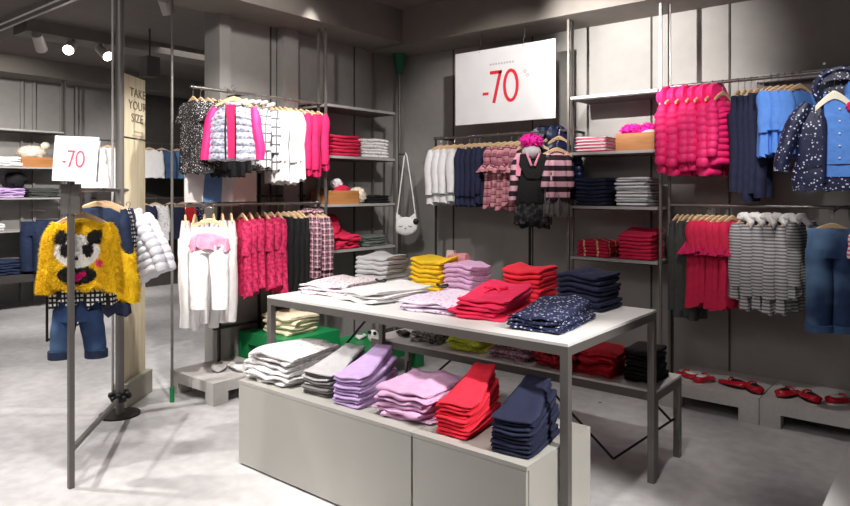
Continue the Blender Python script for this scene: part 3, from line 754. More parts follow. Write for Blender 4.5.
stack('folded_trousers', (-1.69, 2.39, cz), R(4), 0.165, 0.33, 9, .0165, F['coral'], 'coral red folded trousers', 'left of the navy trousers', GC, amp=.005, wedge=.62, rj=2, rng=35, twist=6, narrow=.85)
stack('folded_trousers', (-1.40, 2.38, cz), R(4), 0.175, 0.33, 9, .0165, F['navy'], 'dark navy folded trousers', 'at the right cabinet end', GC, amp=.005, wedge=.62, rj=2, rng=36, twist=6, narrow=.85)
# ------------------------------------------------------------------ low table accessories
lz = .46
def heap(label, x, y, n, m, w_=.26, name='knit_scarf', cat='scarf', h=.022, r=8):
    stack(name, (x, y, lz), R(4), w_, .26, n, h*1.25, m, label, 'on the low table', 'knitwear on the low table', amp=.02, rj=10, jit=.02, rng=r, curl=.04)
heap('grey speckled knit scarf', -2.84, 3.6, 3, F['gk'], .22, r=41)
heap('lime yellow knit scarf', -2.50, 3.6, 4, F['lime'], .26, r=42)
heap('pink and grey knit scarf', -2.17, 3.6, 4, F['pg'], .27, r=43)
heap('red and black knit scarf', -1.86, 3.6, 5, F['rb'], .27, r=44)
heap('bright red knit scarf', -1.60, 3.6, 5, F['redk'], .22, r=45)
stack('folded_leggings', (-1.37, 3.62, lz), R(2), .17, .24, 8, .021, F['black'], 'black folded leggings', 'at the right end of the low table', 'black leggings', amp=.01, rj=5, jit=.01, rng=46)
def shoe(t, m, dx, rz, lining, name='shoe', strap=True, L=.17):
    b = MB(); rs = []; rim = []
    for k in range(13):
        s = k/12; y = -L/2+L*s; wv = (.020+.019*math.sin(PI*min(1, .12+s*.95))**.6+.006*s); h = .034 if s < .35 else max(.016, .034+.0*s-.028*(s-.35)/.65)
        if k in (0, 12): wv *= .45
        q = [(wv*math.cos(a), y, .006+h*.5+h*.5*math.sin(a)) for a in [2*PI*i/14 for i in range(14)]]
        rs.append(q)
    mt = Matrix.Translation((dx, 0, 0)) @ Matrix.Rotation(rz, 4, 'Z')
    u = b.rings(rs).xf(mt).build('upper', m, t)
    MB().rings([[(p[0]*1.04, p[1], z) for p in [(.034*math.sin(PI*min(1, .15+j/10*.9))*sd if 0 < j < 10 else 0, -L/2*1.02+L*1.04*j/10, 0) for sd, js in ((1, range(0, 11)), (-1, range(9, 0, -1))) for j in js]] for z in (0, .009)]).xf(mt).build('sole', lining if m is not F['red'] else M_black, t)
    MB().ball((0, -L*.18, .036), (.022, .042, .008), 12, 6).xf(mt).build('insole', lining, t)
    if strap: MB().tube([(-.03, .012, .02), (-.02, .012, .042), (0, .012, .047), (.02, .012, .042), (.03, .012, .02)], .005, 6).xf(mt).build('strap', m, t)
M_redl = plain('red_patent', (196, 20, 44), .25); M_shoew = plain('white_leather', (236, 234, 232), .4)
for lab, x, y, z, rz, m, ln in (
    ('red strap shoe with pale lining, at the left end of the red shoes', -1.52, 4.80, .17, 60, M_redl, M_shoew),
    ('red strap shoe propped beside the leftmost red shoe', -1.40, 4.78, .17, -20, M_redl, M_shoew),
    ('red strap shoe, left of the second red pair', -1.22, 4.80, .17, 75, M_redl, M_black),
    ('red strap shoe, right of the second red pair', -1.09, 4.78, .17, 35, M_redl, M_black),
    ('red strap shoe just right of the platform seam, toe to the left', -.885, 4.80, .17, -25, M_redl, M_black),
    ('red strap shoe crossing its partner right of the platform seam', -.77, 4.80, .17, 40, M_redl, M_black),
    ('red strap shoe at the right frame edge, nearer its left', -.60, 4.84, .17, -40, M_redl, M_shoew),
    ('red strap shoe at the right frame edge, partly cut off', -.48, 4.86, .17, 30, M_redl, M_shoew),
    ('white shoe on the low left platform, nearer the rod', -4.33, 2.88, .16, 50, M_shoew, F['dgrey']),
    ('white shoe on the low left platform, nearer the white trousers pile', -4.22, 2.96, .16, 75, M_shoew, F['dgrey']),
    ('white trainer on the lower green bench', -4.05, 4.1, .22, 30, M_shoew, F['dgrey']),
    ('black trainer on the low table, left end', -3.12, 3.58, .46, 60, M_black, F['dgrey']),
    ('black trainer on the low table beside the left one', -3.02, 3.66, .46, 80, M_black, F['dgrey'])):
    t = thing('shoe', lab, 'shoe', (x, y, z), R(rz)); t.scale = (1.2, 1.15, 1.25) if m is M_redl else (1, 1, 1); shoe(t, m, 0, 0, ln, strap='strap' in lab, L=.17 if 'platform, n' not in lab else .2)
    if 'platform, n' in lab: t.scale = (1.35, 1.2, 1.4)
t = thing('soft_toy', 'white plush toy with black eyes on the lower green bench', 'soft toy', (-3.86, 4.05, .22))
MB().ball((0, 0, .05), (.05, .045, .055), 12, 8).build('body', F['white'], t)
for s in (-1, 1): MB().ball((s*.03+.03, -.045, .09), .016, 10, 6).build('eye', M_black, t)
stack('folded_shirt', (-4.22, 3.46, .36), R(6), .34, .30, 4, .038, F['cream'], 'cream folded shirt', 'on the green bench', 'cream shirts on the green bench', amp=.014, rj=6, jit=.012, rng=51, curl=.04)

# ------------------------------------------------------------------ shelf contents
def sh(kind, x, y, z, rz, w_, d_, n, h, m, desc, where, r, **k): stack(kind, (x, y, z), R(rz), w_, d_, n, h, m, desc, where, 'folded clothes on shelves', rng=r, **k)
# right tower
sh('folded_shirt', -2.29, 5.0, 1.80, 0, .27, .26, 5, .024, F['pw'], 'pink and white striped folded shirt', 'beside the pink fur box', 61)
sh('folded_shirt', -2.29, 5.0, 1.375, 0, .27, .26, 7, .031, F['navy'], 'navy folded shirt', 'on the third shelf of the back tower', 62)
sh('folded_shirt', -1.96, 5.0, 1.375, 0, .26, .26, 7, .031, F['gw'], 'grey white striped folded shirt', 'right of the tower navy stack', 63)
sh('folded_shirt', -2.27, 5.0, .972, 0, .28, .26, 5, .026, F['redst'], 'red folded shirt with gold stripes', 'on the lowest tower shelf', 64)
sh('folded_shirt', -1.93, 5.0, .972, 0, .27, .27, 7, .028, F['crimson'], 'crimson folded shirt', 'at the right of the lowest tower shelf', 65, wedge=.2)
# left tower
sh('folded_shirt', -4.40, 4.14, 1.80, 90, .36, .26, 6, .031, F['crimson'], 'crimson folded shirt', 'on the left tower beside white ones', 66, wedge=.1)
sh('folded_shirt', -4.40, 4.53, 1.80, 90, .34, .26, 6, .029, F['wpat'], 'white patterned folded shirt', 'on the left tower', 67)
sh('folded_shirt', -4.40, 4.58, 1.375, 90, .26, .26, 3, .025, F['black'], 'black folded shirt', 'beside the knit hats', 68)
sh('folded_trousers', -4.40, 4.14, .972, 90, .34, .26, 4, .03, F['crimson'], 'crimson rumpled folded trousers', 'on the lowest left tower shelf', 69, amp=.02, wedge=.5)
sh('folded_shirt', -4.40, 4.53, .972, 90, .30, .26, 4, .024, F['gknit'], 'grey green folded shirt', 'right of the crimson rumpled trousers', 70, amp=.008)
o = tag(foldmesh(.26, .07, .16, 0, .02, 4).build('rumpled_blouse', F['crimson']), 'crimson rumpled top standing up on the lowest left shelf', 'clothes'); o.location = (-4.42, 4.06, 1.098); o.rotation_euler = (0, R(-10), R(90))
def crate(label, loc, rz, W, D, Hh, m=None):
    m = m or M_kraft; t = thing('storage_box', label, 'box', loc, rz)
    MB().box(-W/2, W/2, -D/2, -D/2+.01, 0, Hh).build('front', m, t); MB().box(-W/2, W/2, D/2-.01, D/2, 0, Hh).build('back', m, t)
    MB().box(-W/2, -W/2+.01, -D/2+.01, D/2-.01, 0, Hh).build('side', m, t); MB().box(W/2-.01, W/2, -D/2+.01, D/2-.01, 0, Hh).build('side', m, t)
    MB().box(-W/2+.01, W/2-.01, -D/2+.01, D/2-.01, 0, .01).build('bottom', m, t)
crate('kraft box with pink fur accessories on the back shelf tower', (-1.93, 5.0, 1.80), 0, .30, .26, .13)
crate('kraft box with knit hats on the left shelf tower', (-4.40, 4.12, 1.375), R(90), .34, .26, .12)
crate('orange kraft box with a cream hat on the far shelf tower', (-9.55, 3.55, 1.80), R(90), .42, .26, .13)
def fluff(mb, c, r, n, L, rg, mi=0, wd=.004):
    for i in range(n):
        d = Vector((rg.gauss(0, 1), rg.gauss(0, 1), rg.gauss(0, 1))).normalized(); p = Vector(c)+Vector((d.x*r[0], d.y*r[1], d.z*r[2]))
        sdir = d.orthogonal().normalized()*wd; e = p+d*L+Vector((rg.uniform(-1, 1), rg.uniform(-1, 1), rg.uniform(-1, .3)))*L*.5
        mb.add([p-sdir, p+sdir, e], [(0, 1, 2)], mi)
rg = random.Random(5)
for c, r, lab in (((-1.99, 4.98, 1.955), (.085, .07, .045), 'hot pink faux fur hat in the kraft box, left'), ((-1.87, 4.98, 1.95), (.075, .07, .05), 'hot pink faux fur hat in the kraft box, right')):
    b = MB().ball(c, r, 16, 10, 0, .3, c[0]); fluff(b, c, r, 500, .02, rg); tag(b.build('fur_hat', F['fur']), lab, 'hat')
b = MB().ball((-1.83, 4.93, 1.93), (.07, .04, .025), 12, 8, 0, .3); tag(b.build('knit_glove', F['grey']), 'grey knit glove hanging over the kraft box rim', 'glove')
for c, r, m, lab in (((-4.40, 4.20, 1.50), (.06, .09, .045), F['crimson'], 'crimson knit hat lying over the kraft box'), ((-4.36, 4.36, 1.45), (.07, .08, .07), F['furw'], 'cream pompom hat beside the kraft box'), ((-4.42, 4.16, 1.56), (.04, .05, .035), F['white'], 'white pompom hat on top of the kraft box')):
    b = MB().ball(c, r, 16, 10, 0, .3, c[1]); 
    if m is not F['crimson']: fluff(b, c, r, 400, .014, rg, 0, .003)
    tag(b.build('knit_hat', m), lab, 'hat')
# far tower
for x, y, z, w_, n, h, m, d_, nm in ((-9.55, 3.18, 1.80, .34, 4, .03, 'white', 'white folded top', 1), (-9.55, 2.9, 1.80, .2, 3, .03, 'white', 'white folded top at the frame edge', 2),
    (-9.55, 3.22, 1.40, .34, 4, .03, 'lilac', 'pale lilac folded top', 3), (-9.55, 3.62, 1.40, .4, 4, .03, 'khaki', 'dark grey folded jersey', 4), (-9.55, 3.05, .98, .2, 3, .03, 'white', 'white folded vest', 5)):
    stack('folded_blouse', (x, y, z), R(90), w_, .28, n, h, F[m], d_, 'on the far tower', 'folded clothes on the far tower', amp=.015, rj=5, rng=80+nm)
b = MB().ball((0, 0, .06), (.10, .17, .09), 16, 10, 0, .3, 3).ball((0, .16, .16), (.05, .06, .05), 10, 8, 0, .3, 5); fluff(b, (0, 0, .06), (.1, .17, .09), 400, .02, rg)
o = tag(b.build('knit_hat', F['furw']), 'cream knit hat in the orange kraft box on the far tower', 'hat'); o.location = (-9.52, 3.5, 1.93)
b = MB().ball((0, 0, .1), (.1, .12, .1), 14, 8, 0, .4, 9); o = tag(b.build('knit_hat', F['black']), 'black knit hat behind the lilac tops on the far tower', 'hat'); o.location = (-9.62, 3.35, 1.53)
slab_ = platform('dark low plinth along the far wall carrying folded jeans', (-9.1, 2.2, 0), R(90), 1.75, .66, .44, M_walld, 'display_plinth')
stack('folded_jeans', (-9.38, 3.2, .44), R(90), .42, .36, 5, .035, F['ddenim'], 'dark folded jeans', 'on the far plinth', 'dark jeans on the far plinth', amp=.012, rng=90)

# ------------------------------------------------------------------ hanging garments, left wall
P = {}
P['seq'] = proto(mk_dress('sequin_dress', F['seq'], .15, .52, 1.1, sl=.14, smat=F['seq']))
P['blackdress'] = proto(mk_dress('black_dress', F['black'], .16, .54, 1.2, sl=.30, smat=F['seq']))
P['check'] = proto(mk_top('check_blouse', F['check'], .155, .50, .03, .34, flare=1.12, col=F['white'], seed=2, fold=.01))
P['whitetop'] = proto(mk_top('white_cardigan', F['white'], .16, .60, .035, .40, flare=1.12, seed=4, fold=.009))
P['magtop'] = proto(mk_top('magenta_shirt', F['mag'], .155, .52, .035, .44, flare=1.1, seed=6, fold=.009))
P['wtrou'] = proto(mk_trousers('white_trousers', F['white'], .12, .74, .04, .05))
P['lacetop'] = proto(mk_top('lace_dress', F['lace'], .15, .60, .035, .26, flare=1.25, seed=8, fold=.010))
P['btrou'] = proto(mk_trousers('black_leggings', F['black'], .12, .62, .035, .04))
P['plaid'] = proto(mk_top('plaid_shirt', F['plaid'], .155, .56, .035, .44, flare=1.08, col=F['plaid'], seed=3, fold=.008))
LX = -4.3
rail_row(P['seq'], H_kid, 3, (LX, 2.64, 2.24), (LX, 2.76, 2.24), R(-2), 'black and white speckled dress', 'speckled dresses', cat_words='on the upper left rail', rng=1)
rail_row(P['blackdress'], H_kid, 4, (LX, 2.80, 2.24), (LX, 2.98, 2.24), R(-2), 'black dress with speckled sleeves', 'black dresses', cat_words='behind the grey vest', rng=2)
rail_row(P['check'], H_wood, 5, (LX, 3.05, 2.24), (LX, 3.30, 2.24), R(-14), 'white black-check blouse', 'check blouses', cat_words='on the upper left rail', rng=3, jit=9)
rail_row(P['whitetop'], H_wood, 5, (LX, 3.36, 2.24), (LX, 3.58, 2.24), R(-14), 'plain white cardigan', 'white cardigans', cat_words='on the upper left rail', rng=4, jit=9)
rail_row(P['magtop'], H_wood, 4, (LX, 3.63, 2.24), (LX, 3.82, 2.24), R(-14), 'magenta long-sleeved shirt', 'magenta shirts', cat_words='on the upper left rail', rng=5, jit=9)
rail_row(P['wtrou'], H_wood, 6, (LX, 2.58, 1.39), (LX, 2.96, 1.39), R(-34), 'white trousers', 'white trousers', cat_words='on the lower left rail', rng=6, jit=8)
rail_row(P['lacetop'], H_wood, 6, (LX, 3.06, 1.39), (LX, 3.40, 1.39), R(-14), 'crimson lace dress', 'lace dresses', cat_words='on the lower left rail', rng=7, jit=10)
rail_row(P['btrou'], H_kid, 4, (LX, 3.46, 1.39), (LX, 3.62, 1.39), R(4), 'narrow black leggings', 'black leggings on the rail', cat_words='on the lower left rail', rng=8)
rail_row(P['plaid'], H_wood, 3, (LX, 3.68, 1.39), (LX, 3.80, 1.39), R(10), 'burgundy plaid shirt', 'plaid shirts', cat_words='on the lower left rail', rng=9, jit=9)
# vest over pink top, face-out
t = thing('puffer_vest', 'grey camouflage puffer vest over a pink top, facing out on the left rail', 'vest', (-3.98, 2.76, 2.22), R(38))
bodymesh(.18, .40, .062, 1.02, .003, quilts=8, top=-.115, seed=2).build('quilted_body', F['vest'], t)
collar(-.108, .05, .015).build('collar', F['vest'], t)
MB().prism([(-.028, -.13), (.028, -.13), (.036, -.5), (-.016, -.5)], -.073, -.06).build('open_front', F['mag'], t)
for s in (-1, 1): MB().tube([(s*.03, -.066, -.14), (s*.036, -.074, -.3), (s*.034, -.07, -.51)], .006, 6).build('zip', M_dsteel, t)
t = thing('long_sleeved_shirt', 'bright pink long-sleeved top worn under the grey puffer vest', 'top', (-3.98, 2.76, 2.22), R(38))
bodymesh(.15, .34, .028, 1, .002, top=-.12).build('body', F['pink'], t)
for s in (-1, 1): sleeve(s, .17, .37, .05, .036, top=-.14, spread=.055, seed=s).build('sleeve', F['pink'], t)
dup(H_wood, (-3.98, 2.76, 2.22), R(38), 'wooden hanger holding the grey puffer vest')
t = proto(mk_trousers('white_jeans', F['white'], .14, .56, .05, .056, top=-.13, gap=.01))
dup(t, (-4.03, 2.60, 1.37), R(36), 'white jeans under a pink skirt facing out on the lower left rail')
o = tag(bodymesh(.12, .15, .062, 1.22, .014, top=-.12).build('pink_skirt', F['pinkp']), 'short pink skirt hung over the white jeans', 'skirt'); o.location = (-4.03, 2.60, 1.37); o.rotation_euler = (0, 0, R(36))
dup(H_wood, (-4.03, 2.60, 1.37), R(36), 'wooden hanger holding the white jeans and pink skirt')

# ------------------------------------------------------------------ hanging garments, middle rail
MZ = 1.985; MY = 4.9
P['whood'] = proto(mk_top('white_hoodie', F['greyw'], .15, .52, .05, .40, flare=1.04, col=None, seed=5, fold=.006, r0=.055, r1=.04))
P['navytop'] = proto(mk_top('navy_shirt', F['navy'], .155, .54, .04, .42, flare=1.08, seed=7, fold=.008))
P['plaiddress'] = proto(mk_dress('plaid_dress', F['plaidp'], .14, .54, 1.15, sl=.24, frill=F['plaidp']))
P['navypuff'] = proto(mk_puffer('navy_puffer', F['navyp'], .16, .50, .05, .40))
rail_row(P['whood'], H_wood, 4, (-3.80, MY, MZ), (-3.56, MY, MZ), R(74), 'pale grey hoodie with dark collar', 'pale hoodies', cat_words='on the middle rail', rng=11)
rail_row(P['navytop'], H_wood, 5, (-3.47, MY, MZ), (-3.25, MY, MZ), R(76), 'navy long-sleeved shirt', 'navy shirts', cat_words='on the middle rail', rng=12)
rail_row(P['plaiddress'], H_wood, 5, (-3.16, MY, MZ), (-2.90, MY, MZ), R(74), 'dusty pink plaid dress', 'plaid dresses', cat_words='on the middle rail', rng=13)
rail_row(P['navypuff'], H_kid, 3, (-2.70, MY-.03, MZ+.02), (-2.56, MY-.03, MZ+.02), R(48), 'navy hooded puffer jacket', 'navy puffers', cat_words='on the middle rail', rng=14)
P['striped'] = proto(mk_top('striped_jacket', F['seqp'], .16, .48, .05, .36, seed=3, r0=.055, r1=.042, cuff=F['black']))
o_ = (-2.66, 4.62, 1.95)
t = thing('varsity_jacket', 'pink and black striped jacket facing out under the pink pompom hat', 'jacket', o_, R(32))
bodymesh(.13, .40, .05, 1.06, .006, top=-.15, seed=1).build('body', F['black'], t)
MB().prism([(-.10, -.17), (-.03, -.16), (.0, -.30), (.03, -.16), (.10, -.17), (.11, -.25), (.05, -.36), (-.05, -.36), (-.11, -.25)], -.066, -.045).build('black_yoke', F['black'], t)
MB().prism([(.07, -.16), (.125, -.19), (.135, -.55), (.09, -.55)], -.057, -.02).build('grey_panel', F['dgrey'], t)
MB().prism([(-.07, -.16), (-.125, -.19), (-.135, -.34), (-.10, -.34)], -.057, -.02).build('pink_panel', F['pinkp'], t)
for s in (-1, 1): sleeve(s, .14, .36, .05, .036, top=-.17, spread=.045, seed=s).build('sleeve', F['seqp'], t)
for s in (-1, 1): MB().tube([(s*.05, -.07, -.16), (s*.012, -.08, -.26)], .010, 6).build('scarf_end', F['pinkp'], t)
o = tag(bodymesh(.125, .26, .03, 1.22, .012, top=-.45, seed=5).build('pleated_skirt', F['tulle']), 'dark tulle skirt hanging under the striped jacket', 'skirt'); o.location = o_; o.rotation_euler = (0, 0, R(32))
o = tag(bodymesh(.115, .12, .022, 1.2, .012, top=-.62, seed=6).build('black_tutu', F['black']), 'black tutu hem below the dark tulle skirt', 'skirt'); o.location = o_; o.rotation_euler = (0, 0, R(32))
rail_row(P['striped'], H_wood, 2, (-2.80, 4.9, MZ), (-2.72, 4.9, MZ), R(50), 'pink and black banded jacket', 'banded jackets', cat_words='behind the pompom hat outfit', rng=15)
o = proto(mk_dress('banded_dress', F['seqp'], .095, .40, 1.15, sl=.28, smat=F['seqp']))
dup(o, (-2.50, 4.72, 1.90), R(50), 'banded pink and black dress right of the pompom hat outfit')
o2 = tag(bodymesh(.10, .24, .03, 1.2, .012, top=-.36, seed=5).build('grey_skirt', F['dgrey']), 'grey skirt below the banded pink and black dress', 'skirt'); o2.location = (-2.50, 4.72, 1.90); o2.rotation_euler = (0, 0, R(50))
dup(H_wood, (-2.50, 4.72, 1.90), R(50), 'wooden hanger of the banded pink and black dress')
dup(H_wood, o_, R(32), 'wooden hanger of the outfit under the pompom hat')
t = thing('pompom_hat', 'grey knit hat with a big hot pink pompom on the striped jacket', 'hat', (-2.66, 4.60, 1.80), R(32)); t.scale = (.9, .9, .9)
MB().ball((0, 0, 0), (.085, .07, .065), 16, 10, 0, .1).build('knit_cap', F['grey'], t)
b = MB().ball((0, -.01, .10), (.085, .06, .055), 16, 10, 0, .2); fluff(b, (0, -.01, .10), (.085, .06, .055), 700, .02, rg); b.build('pompom', F['fur'], t)

# ------------------------------------------------------------------ hanging garments, right rails
UZ = 2.255; LZ = 1.39
P['pinkpuff'] = proto(mk_puffer('pink_puffer_jacket', F['pink'], .15, .50, .07, .42, quilts=10))
P['ntrou'] = proto(mk_trousers('navy_trousers', F['navy'], .12, .68, .035, .045))
P['bluetop'] = proto(mk_top('blue_blouse', F['blue'], .14, .44, .035, .26, flare=1.12, seed=2, fold=.01))
P['khaki'] = proto(mk_trousers('grey_trousers', F['khaki'], .12, .66, .035, .045))
P['frill'] = proto(mk_dress('frill_dress', F['crimson'], .13, .60, 1.15, sl=.2, frill=F['mag']))
P['cardi'] = proto(mk_top('striped_cardigan', F['gstr'], .15, .56, .045, .44, flare=1.2, seed=9, fold=.009, r0=.052, r1=.046))
rail_row(P['pinkpuff'], H_kid, 6, (-1.65, MY, UZ), (-1.31, MY, UZ), R(76), 'hot pink puffer jacket', 'pink puffers', cat_words='on the upper right rail', rng=21, dz=-.02, vary=.08)
rail_row(P['ntrou'], H_kid, 5, (-1.21, MY, UZ), (-1.05, MY, UZ), R(80), 'dark navy trousers', 'navy trousers', cat_words='on the upper right rail', rng=22)
rail_row(P['bluetop'], H_wood, 5, (-1.0, MY-.03, UZ-.0), (-.83, MY-.03, UZ-.0), R(72), 'cornflower blue blouse', 'blue blouses', cat_words='on the upper right rail', rng=23)
rail_row(P['khaki'], H_kid, 5, (-1.62, MY, LZ), (-1.48, MY, LZ), R(80), 'dark grey trousers', 'grey trousers', cat_words='on the lower right rail', rng=24)
rail_row(P['frill'], H_wood, 6, (-1.46, MY, LZ), (-1.25, MY, LZ), R(74), 'crimson frilled dress', 'frill dresses', cat_words='on the lower right rail', rng=25)
rail_row(P['cardi'], H_wood, 6, (-1.16, MY, LZ), (-.82, MY, LZ), R(70), 'grey striped cardigan', 'grey cardigans', cat_words='on the lower right rail', rng=26, vary=.09)
for i in range(6):
    t = MB().ball((0, 0, 0), (.05, .04, .03), 12, 8, 0, .35, i).tube([(0, -.02, 0), (.02, -.06, -.04), (.0, -.07, -.08)], [.02, .022, .008], 8)
    o = t.build('neck_scarf', F['wpat']); o.location = (-1.16+.068*i, MY-.05, LZ-.07); o.rotation_euler = (0, 0, R(40))
    tag(o, 'white print scarf at the neck of the %s grey cardigan' % nth(i, 6), 'scarf', 'white scarves')
SP = (-.565, 4.48, 2.16)
t = thing('winter_coat', 'navy star print hooded coat facing out at the upper right', 'coat', SP, R(10))
# open-front shell: body, two sleeves, hood, rim, pink flower
bodymesh(.20, .54, .055, 1.18, .007, top=-.12, seed=1).build('body', F['star'], t)
for s in (-1, 1): sleeve(s, .2, .40, .062, .05, top=-.15, spread=.13, seed=s, fwd=-.02).build('sleeve', F['star'], t)
hoodmesh(.12, -.05, .03).build('hood', F['star'], t)
hoodrim(.118, -.08, .018).build('hood_rim', F['star'], t)
MB().rings([[(.205*1.14*math.cos(a)*q, .074*math.sin(a)*q, z) for a in [2*PI*i/24 for i in range(24)]] for q, z in ((.98, -.52), (1.04, -.56), (1.0, -.665))]).build('hem_band', F['star'], t)
MB().tube([(-.2, -.066, -.52), (0, -.083, -.515), (.2, -.066, -.52)], .004, 6).build('waist_seam', F['navy'], t)
for s in (-1, 1): MB().tube([(s*.085, -.05, -.13), (s*.07, -.083, -.3), (s*.075, -.083, -.62)], .012, 6).build('front_edge', F['navyp'], t)
t = thing('blue_blouse', 'blue button blouse showing in the opening of the star coat', 'top', SP, R(10))
MB().prism([(-.08, -.11), (-.035, -.115), (0, -.15), (.035, -.115), (.08, -.11), (.07, -.3), (.074, -.585), (-.074, -.585), (-.07, -.3)], -.081, -.056).build('front', F['blue'], t)
for i in range(5): MB().ball((0, -.083, -.2-.07*i), .006, 8, 6).build('button', M_white, t)
b = MB()
for i in range(6): b.ball((.055+.016*math.cos(i*PI/3), -.09, -.19+.016*math.sin(i*PI/3)), .013, 8, 6)
b.build('pink_flower', F['mag'], t)
t = dup(H_cream, (SP[0]-.012, SP[1]-.085, SP[2]+.0), R(10), 'cream hanger in the hood opening of the star coat')
t.scale = (.62, 1, 1.5)
dup(P['bluetop'], (-.40, 4.55, UZ-.02), R(30), 'cornflower blue blouse cut by the right frame edge'); dup(H_wood, (-.40, 4.55, UZ-.02), R(30), 'wooden hanger of the blue blouse at the frame edge')
o = proto(mk_trousers('blue_jeans', F['denim'], .14, .60, .05, .07, top=-.10, hem=F['mdenim']))
dup(o, (-.61, 4.55, 1.37), R(25), 'faded blue jeans with rolled hems facing out at the lower right'); dup(H_wood, (-.61, 4.55, 1.37), R(25), 'wooden hanger of the jeans at the lower right')
dup(P['btrou'], (-.58, 4.72, 1.38), R(25), 'black leggings hanging behind the faded jeans')
o = proto(mk_top('pink_striped_shirt', F['pw'], .14, .2, .04, .15)); dup(o, (-.38, 4.6, 1.37), R(25), 'pink striped top cut by the right frame edge'); dup(H_wood, (-.38, 4.6, 1.37), R(25), 'wooden hanger of the pink striped top')

# ------------------------------------------------------------------ far wall garments
P['fartop'] = proto(mk_top('far_blouse', F['white'], .2, .42, .05, .34, flare=1.15, seed=2, fold=.012))
P['fardress'] = proto(mk_dress('white_dress', F['white'], .16, .62, 1.5, sl=.2))
dup(P['fardress'], (-9.35, 4.42, 2.2), R(60), 'white dress hanging on the far wall beside the small sign'); dup(H_wood, (-9.35, 4.42, 2.2), R(60), 'wooden hanger of the far white dress')
dup(P['fardress'], (-9.35, 4.2, 2.2), R(60), 'white dress half hidden by the small sign'); dup(H_wood, (-9.35, 4.2, 2.2), R(60), 'wooden hanger of the half hidden white dress')
for i, (y, m, d_) in enumerate(((5.05, 'white', 'white'), (5.25, 'mdenim', 'mid blue denim'), (5.5, 'blue2', 'light blue chambray'), (5.72, 'blue2', 'light blue chambray'))):
    o = proto(mk_top('hanging_shirt', F[m], .2, .44, .05, .36, flare=1.1, seed=i)) ; dup(o, (-9.4, y, 2.2), R(55), '%s shirt on the far rail (%s)' % (d_, nth(i, 4)))
    dup(H_wood, (-9.4, y, 2.2), R(55), 'hanger of the %s shirt on the far rail (%s)' % (d_, nth(i, 4)))
for i, (y, m, d_) in enumerate(((4.95, 'navy', 'navy'), (5.15, 'wpat', 'white print'), (5.4, 'navy', 'navy'), (5.6, 'red', 'bright red'), (5.85, 'navf', 'navy blossom'))):
    o = proto(mk_top('hanging_coat', F[m], .2, .55, .06, .4, seed=i)); dup(o, (-9.4, y, 1.38), R(50), '%s coat on the low far rail (%s)' % (d_, nth(i, 5)))
    dup(H_wood, (-9.4, y, 1.38), R(50), 'hanger of the %s coat on the low far rail (%s)' % (d_, nth(i, 5)))
o = proto(mk_trousers('hanging_jeans', F['ddenim'], .17, .62, .06, .08))
dup(o, (-9.1, 3.36, 1.22), R(40), 'blue jeans hanging below the far tower, left'); dup(o, (-9.05, 3.52, 1.24), R(40), 'blue jeans hanging below the far tower, right')
rail('clothes_rail', 'short rail under the far tower holding two pairs of jeans', [(-9.4, 3.42, 1.24), (-9.0, 3.46, 1.24)], [], .008)

# ------------------------------------------------------------------ cat bag on the corner pole
t = thing('cat_bag', 'white cat face shoulder bag hanging from the corner pole', 'bag', (-4.20, 4.86, 1.15), R(38))
b = MB(); b.ball((0, 0, 0), (.115, .035, .09), 24, 14); b.build('bag_body', F['white'], t)
for s in (-1, 1): MB().prism([(s*.10, .05), (s*.095, .135), (s*.035, .085)][::s], -.015, .015).build('ear', F['white'], t)
for s in (-1, 1): MB().tube([(s*.045-.018, -.036, .005), (s*.045, -.038, -.004), (s*.045+.018, -.036, .005)], .0025, 6).build('closed_eye', M_black, t)
MB().ball((0, -.036, -.02), (.009, .006, .006), 8, 6).build('nose', F['dgrey'], t)
MB().ball((.10, -.02, .045), (.028, .02, .03), 12, 8).build('pompom', M_black, t)
b = MB(); b.tube([(-.09, 0, .05), (-.06, 0, .3), (-.012, .0, .68), (0, .01, .71), (.012, 0, .68), (.07, 0, .3), (.10, 0, .06)], .006, 6); b.tube([(-.10, 0, .05), (-.11, 0, -.08), (-.10, 0, -.16)], .006, 6); b.build('strap', F['white'], t)
b = MB().tube([(-4.42, 5.0, 1.86), (-4.2, 4.84, 1.84), (-4.2, 4.84, 1.86)], .006, 6); tag(b.build('wall_hook', M_dsteel), 'small hook on the corner pole holding the cat bag strap', 'hook')

# ------------------------------------------------------------------ panda jumper outfit
FY = fab('yellow_fur', (250, 208, 20), .10, .9); FYd = fab('deep_yellow_fur', (222, 168, 10), .12, .9)
FW = fab('white_fur', (244, 240, 236), .05, .9); FK = fab('black_fur', (30, 24, 26), .2, .9); FP = fab('pink_fur', (240, 70, 110), .1, .9); FM = fab('magenta_fur', (226, 30, 120), .1, .9)
FURM = [FY, FW, FK, FP, FM, FYd]
def panda(x, z):
    x = x/1.15; z = (z+.29)/1.15-.185
    def e(cx, cz_, rx, rz_): return ((x-cx)/rx)**2+((z-cz_)/rz_)**2 < 1
    if e(-.005, -.275, .022, .018) or e(.018, -.262, .016, .012): return 4
    if e(-.052, -.155, .024, .032) or e(.042, -.155, .024, .032): return 2
    if e(-.006, -.192, .012, .008): return 2
    if e(.115, -.17, .018, .018) or e(.088, -.215, .018, .018) or e(-.115, -.075, .018, .016): return 3
    if z > -.128 and (e(-.078, -.100, .038, .034) or e(.072, -.100, .038, .034)): return 2
    if e(-.004, -.16, .092, .075): return 1
    if e(-.004, -.265, .08, .045): return 2
    return 0
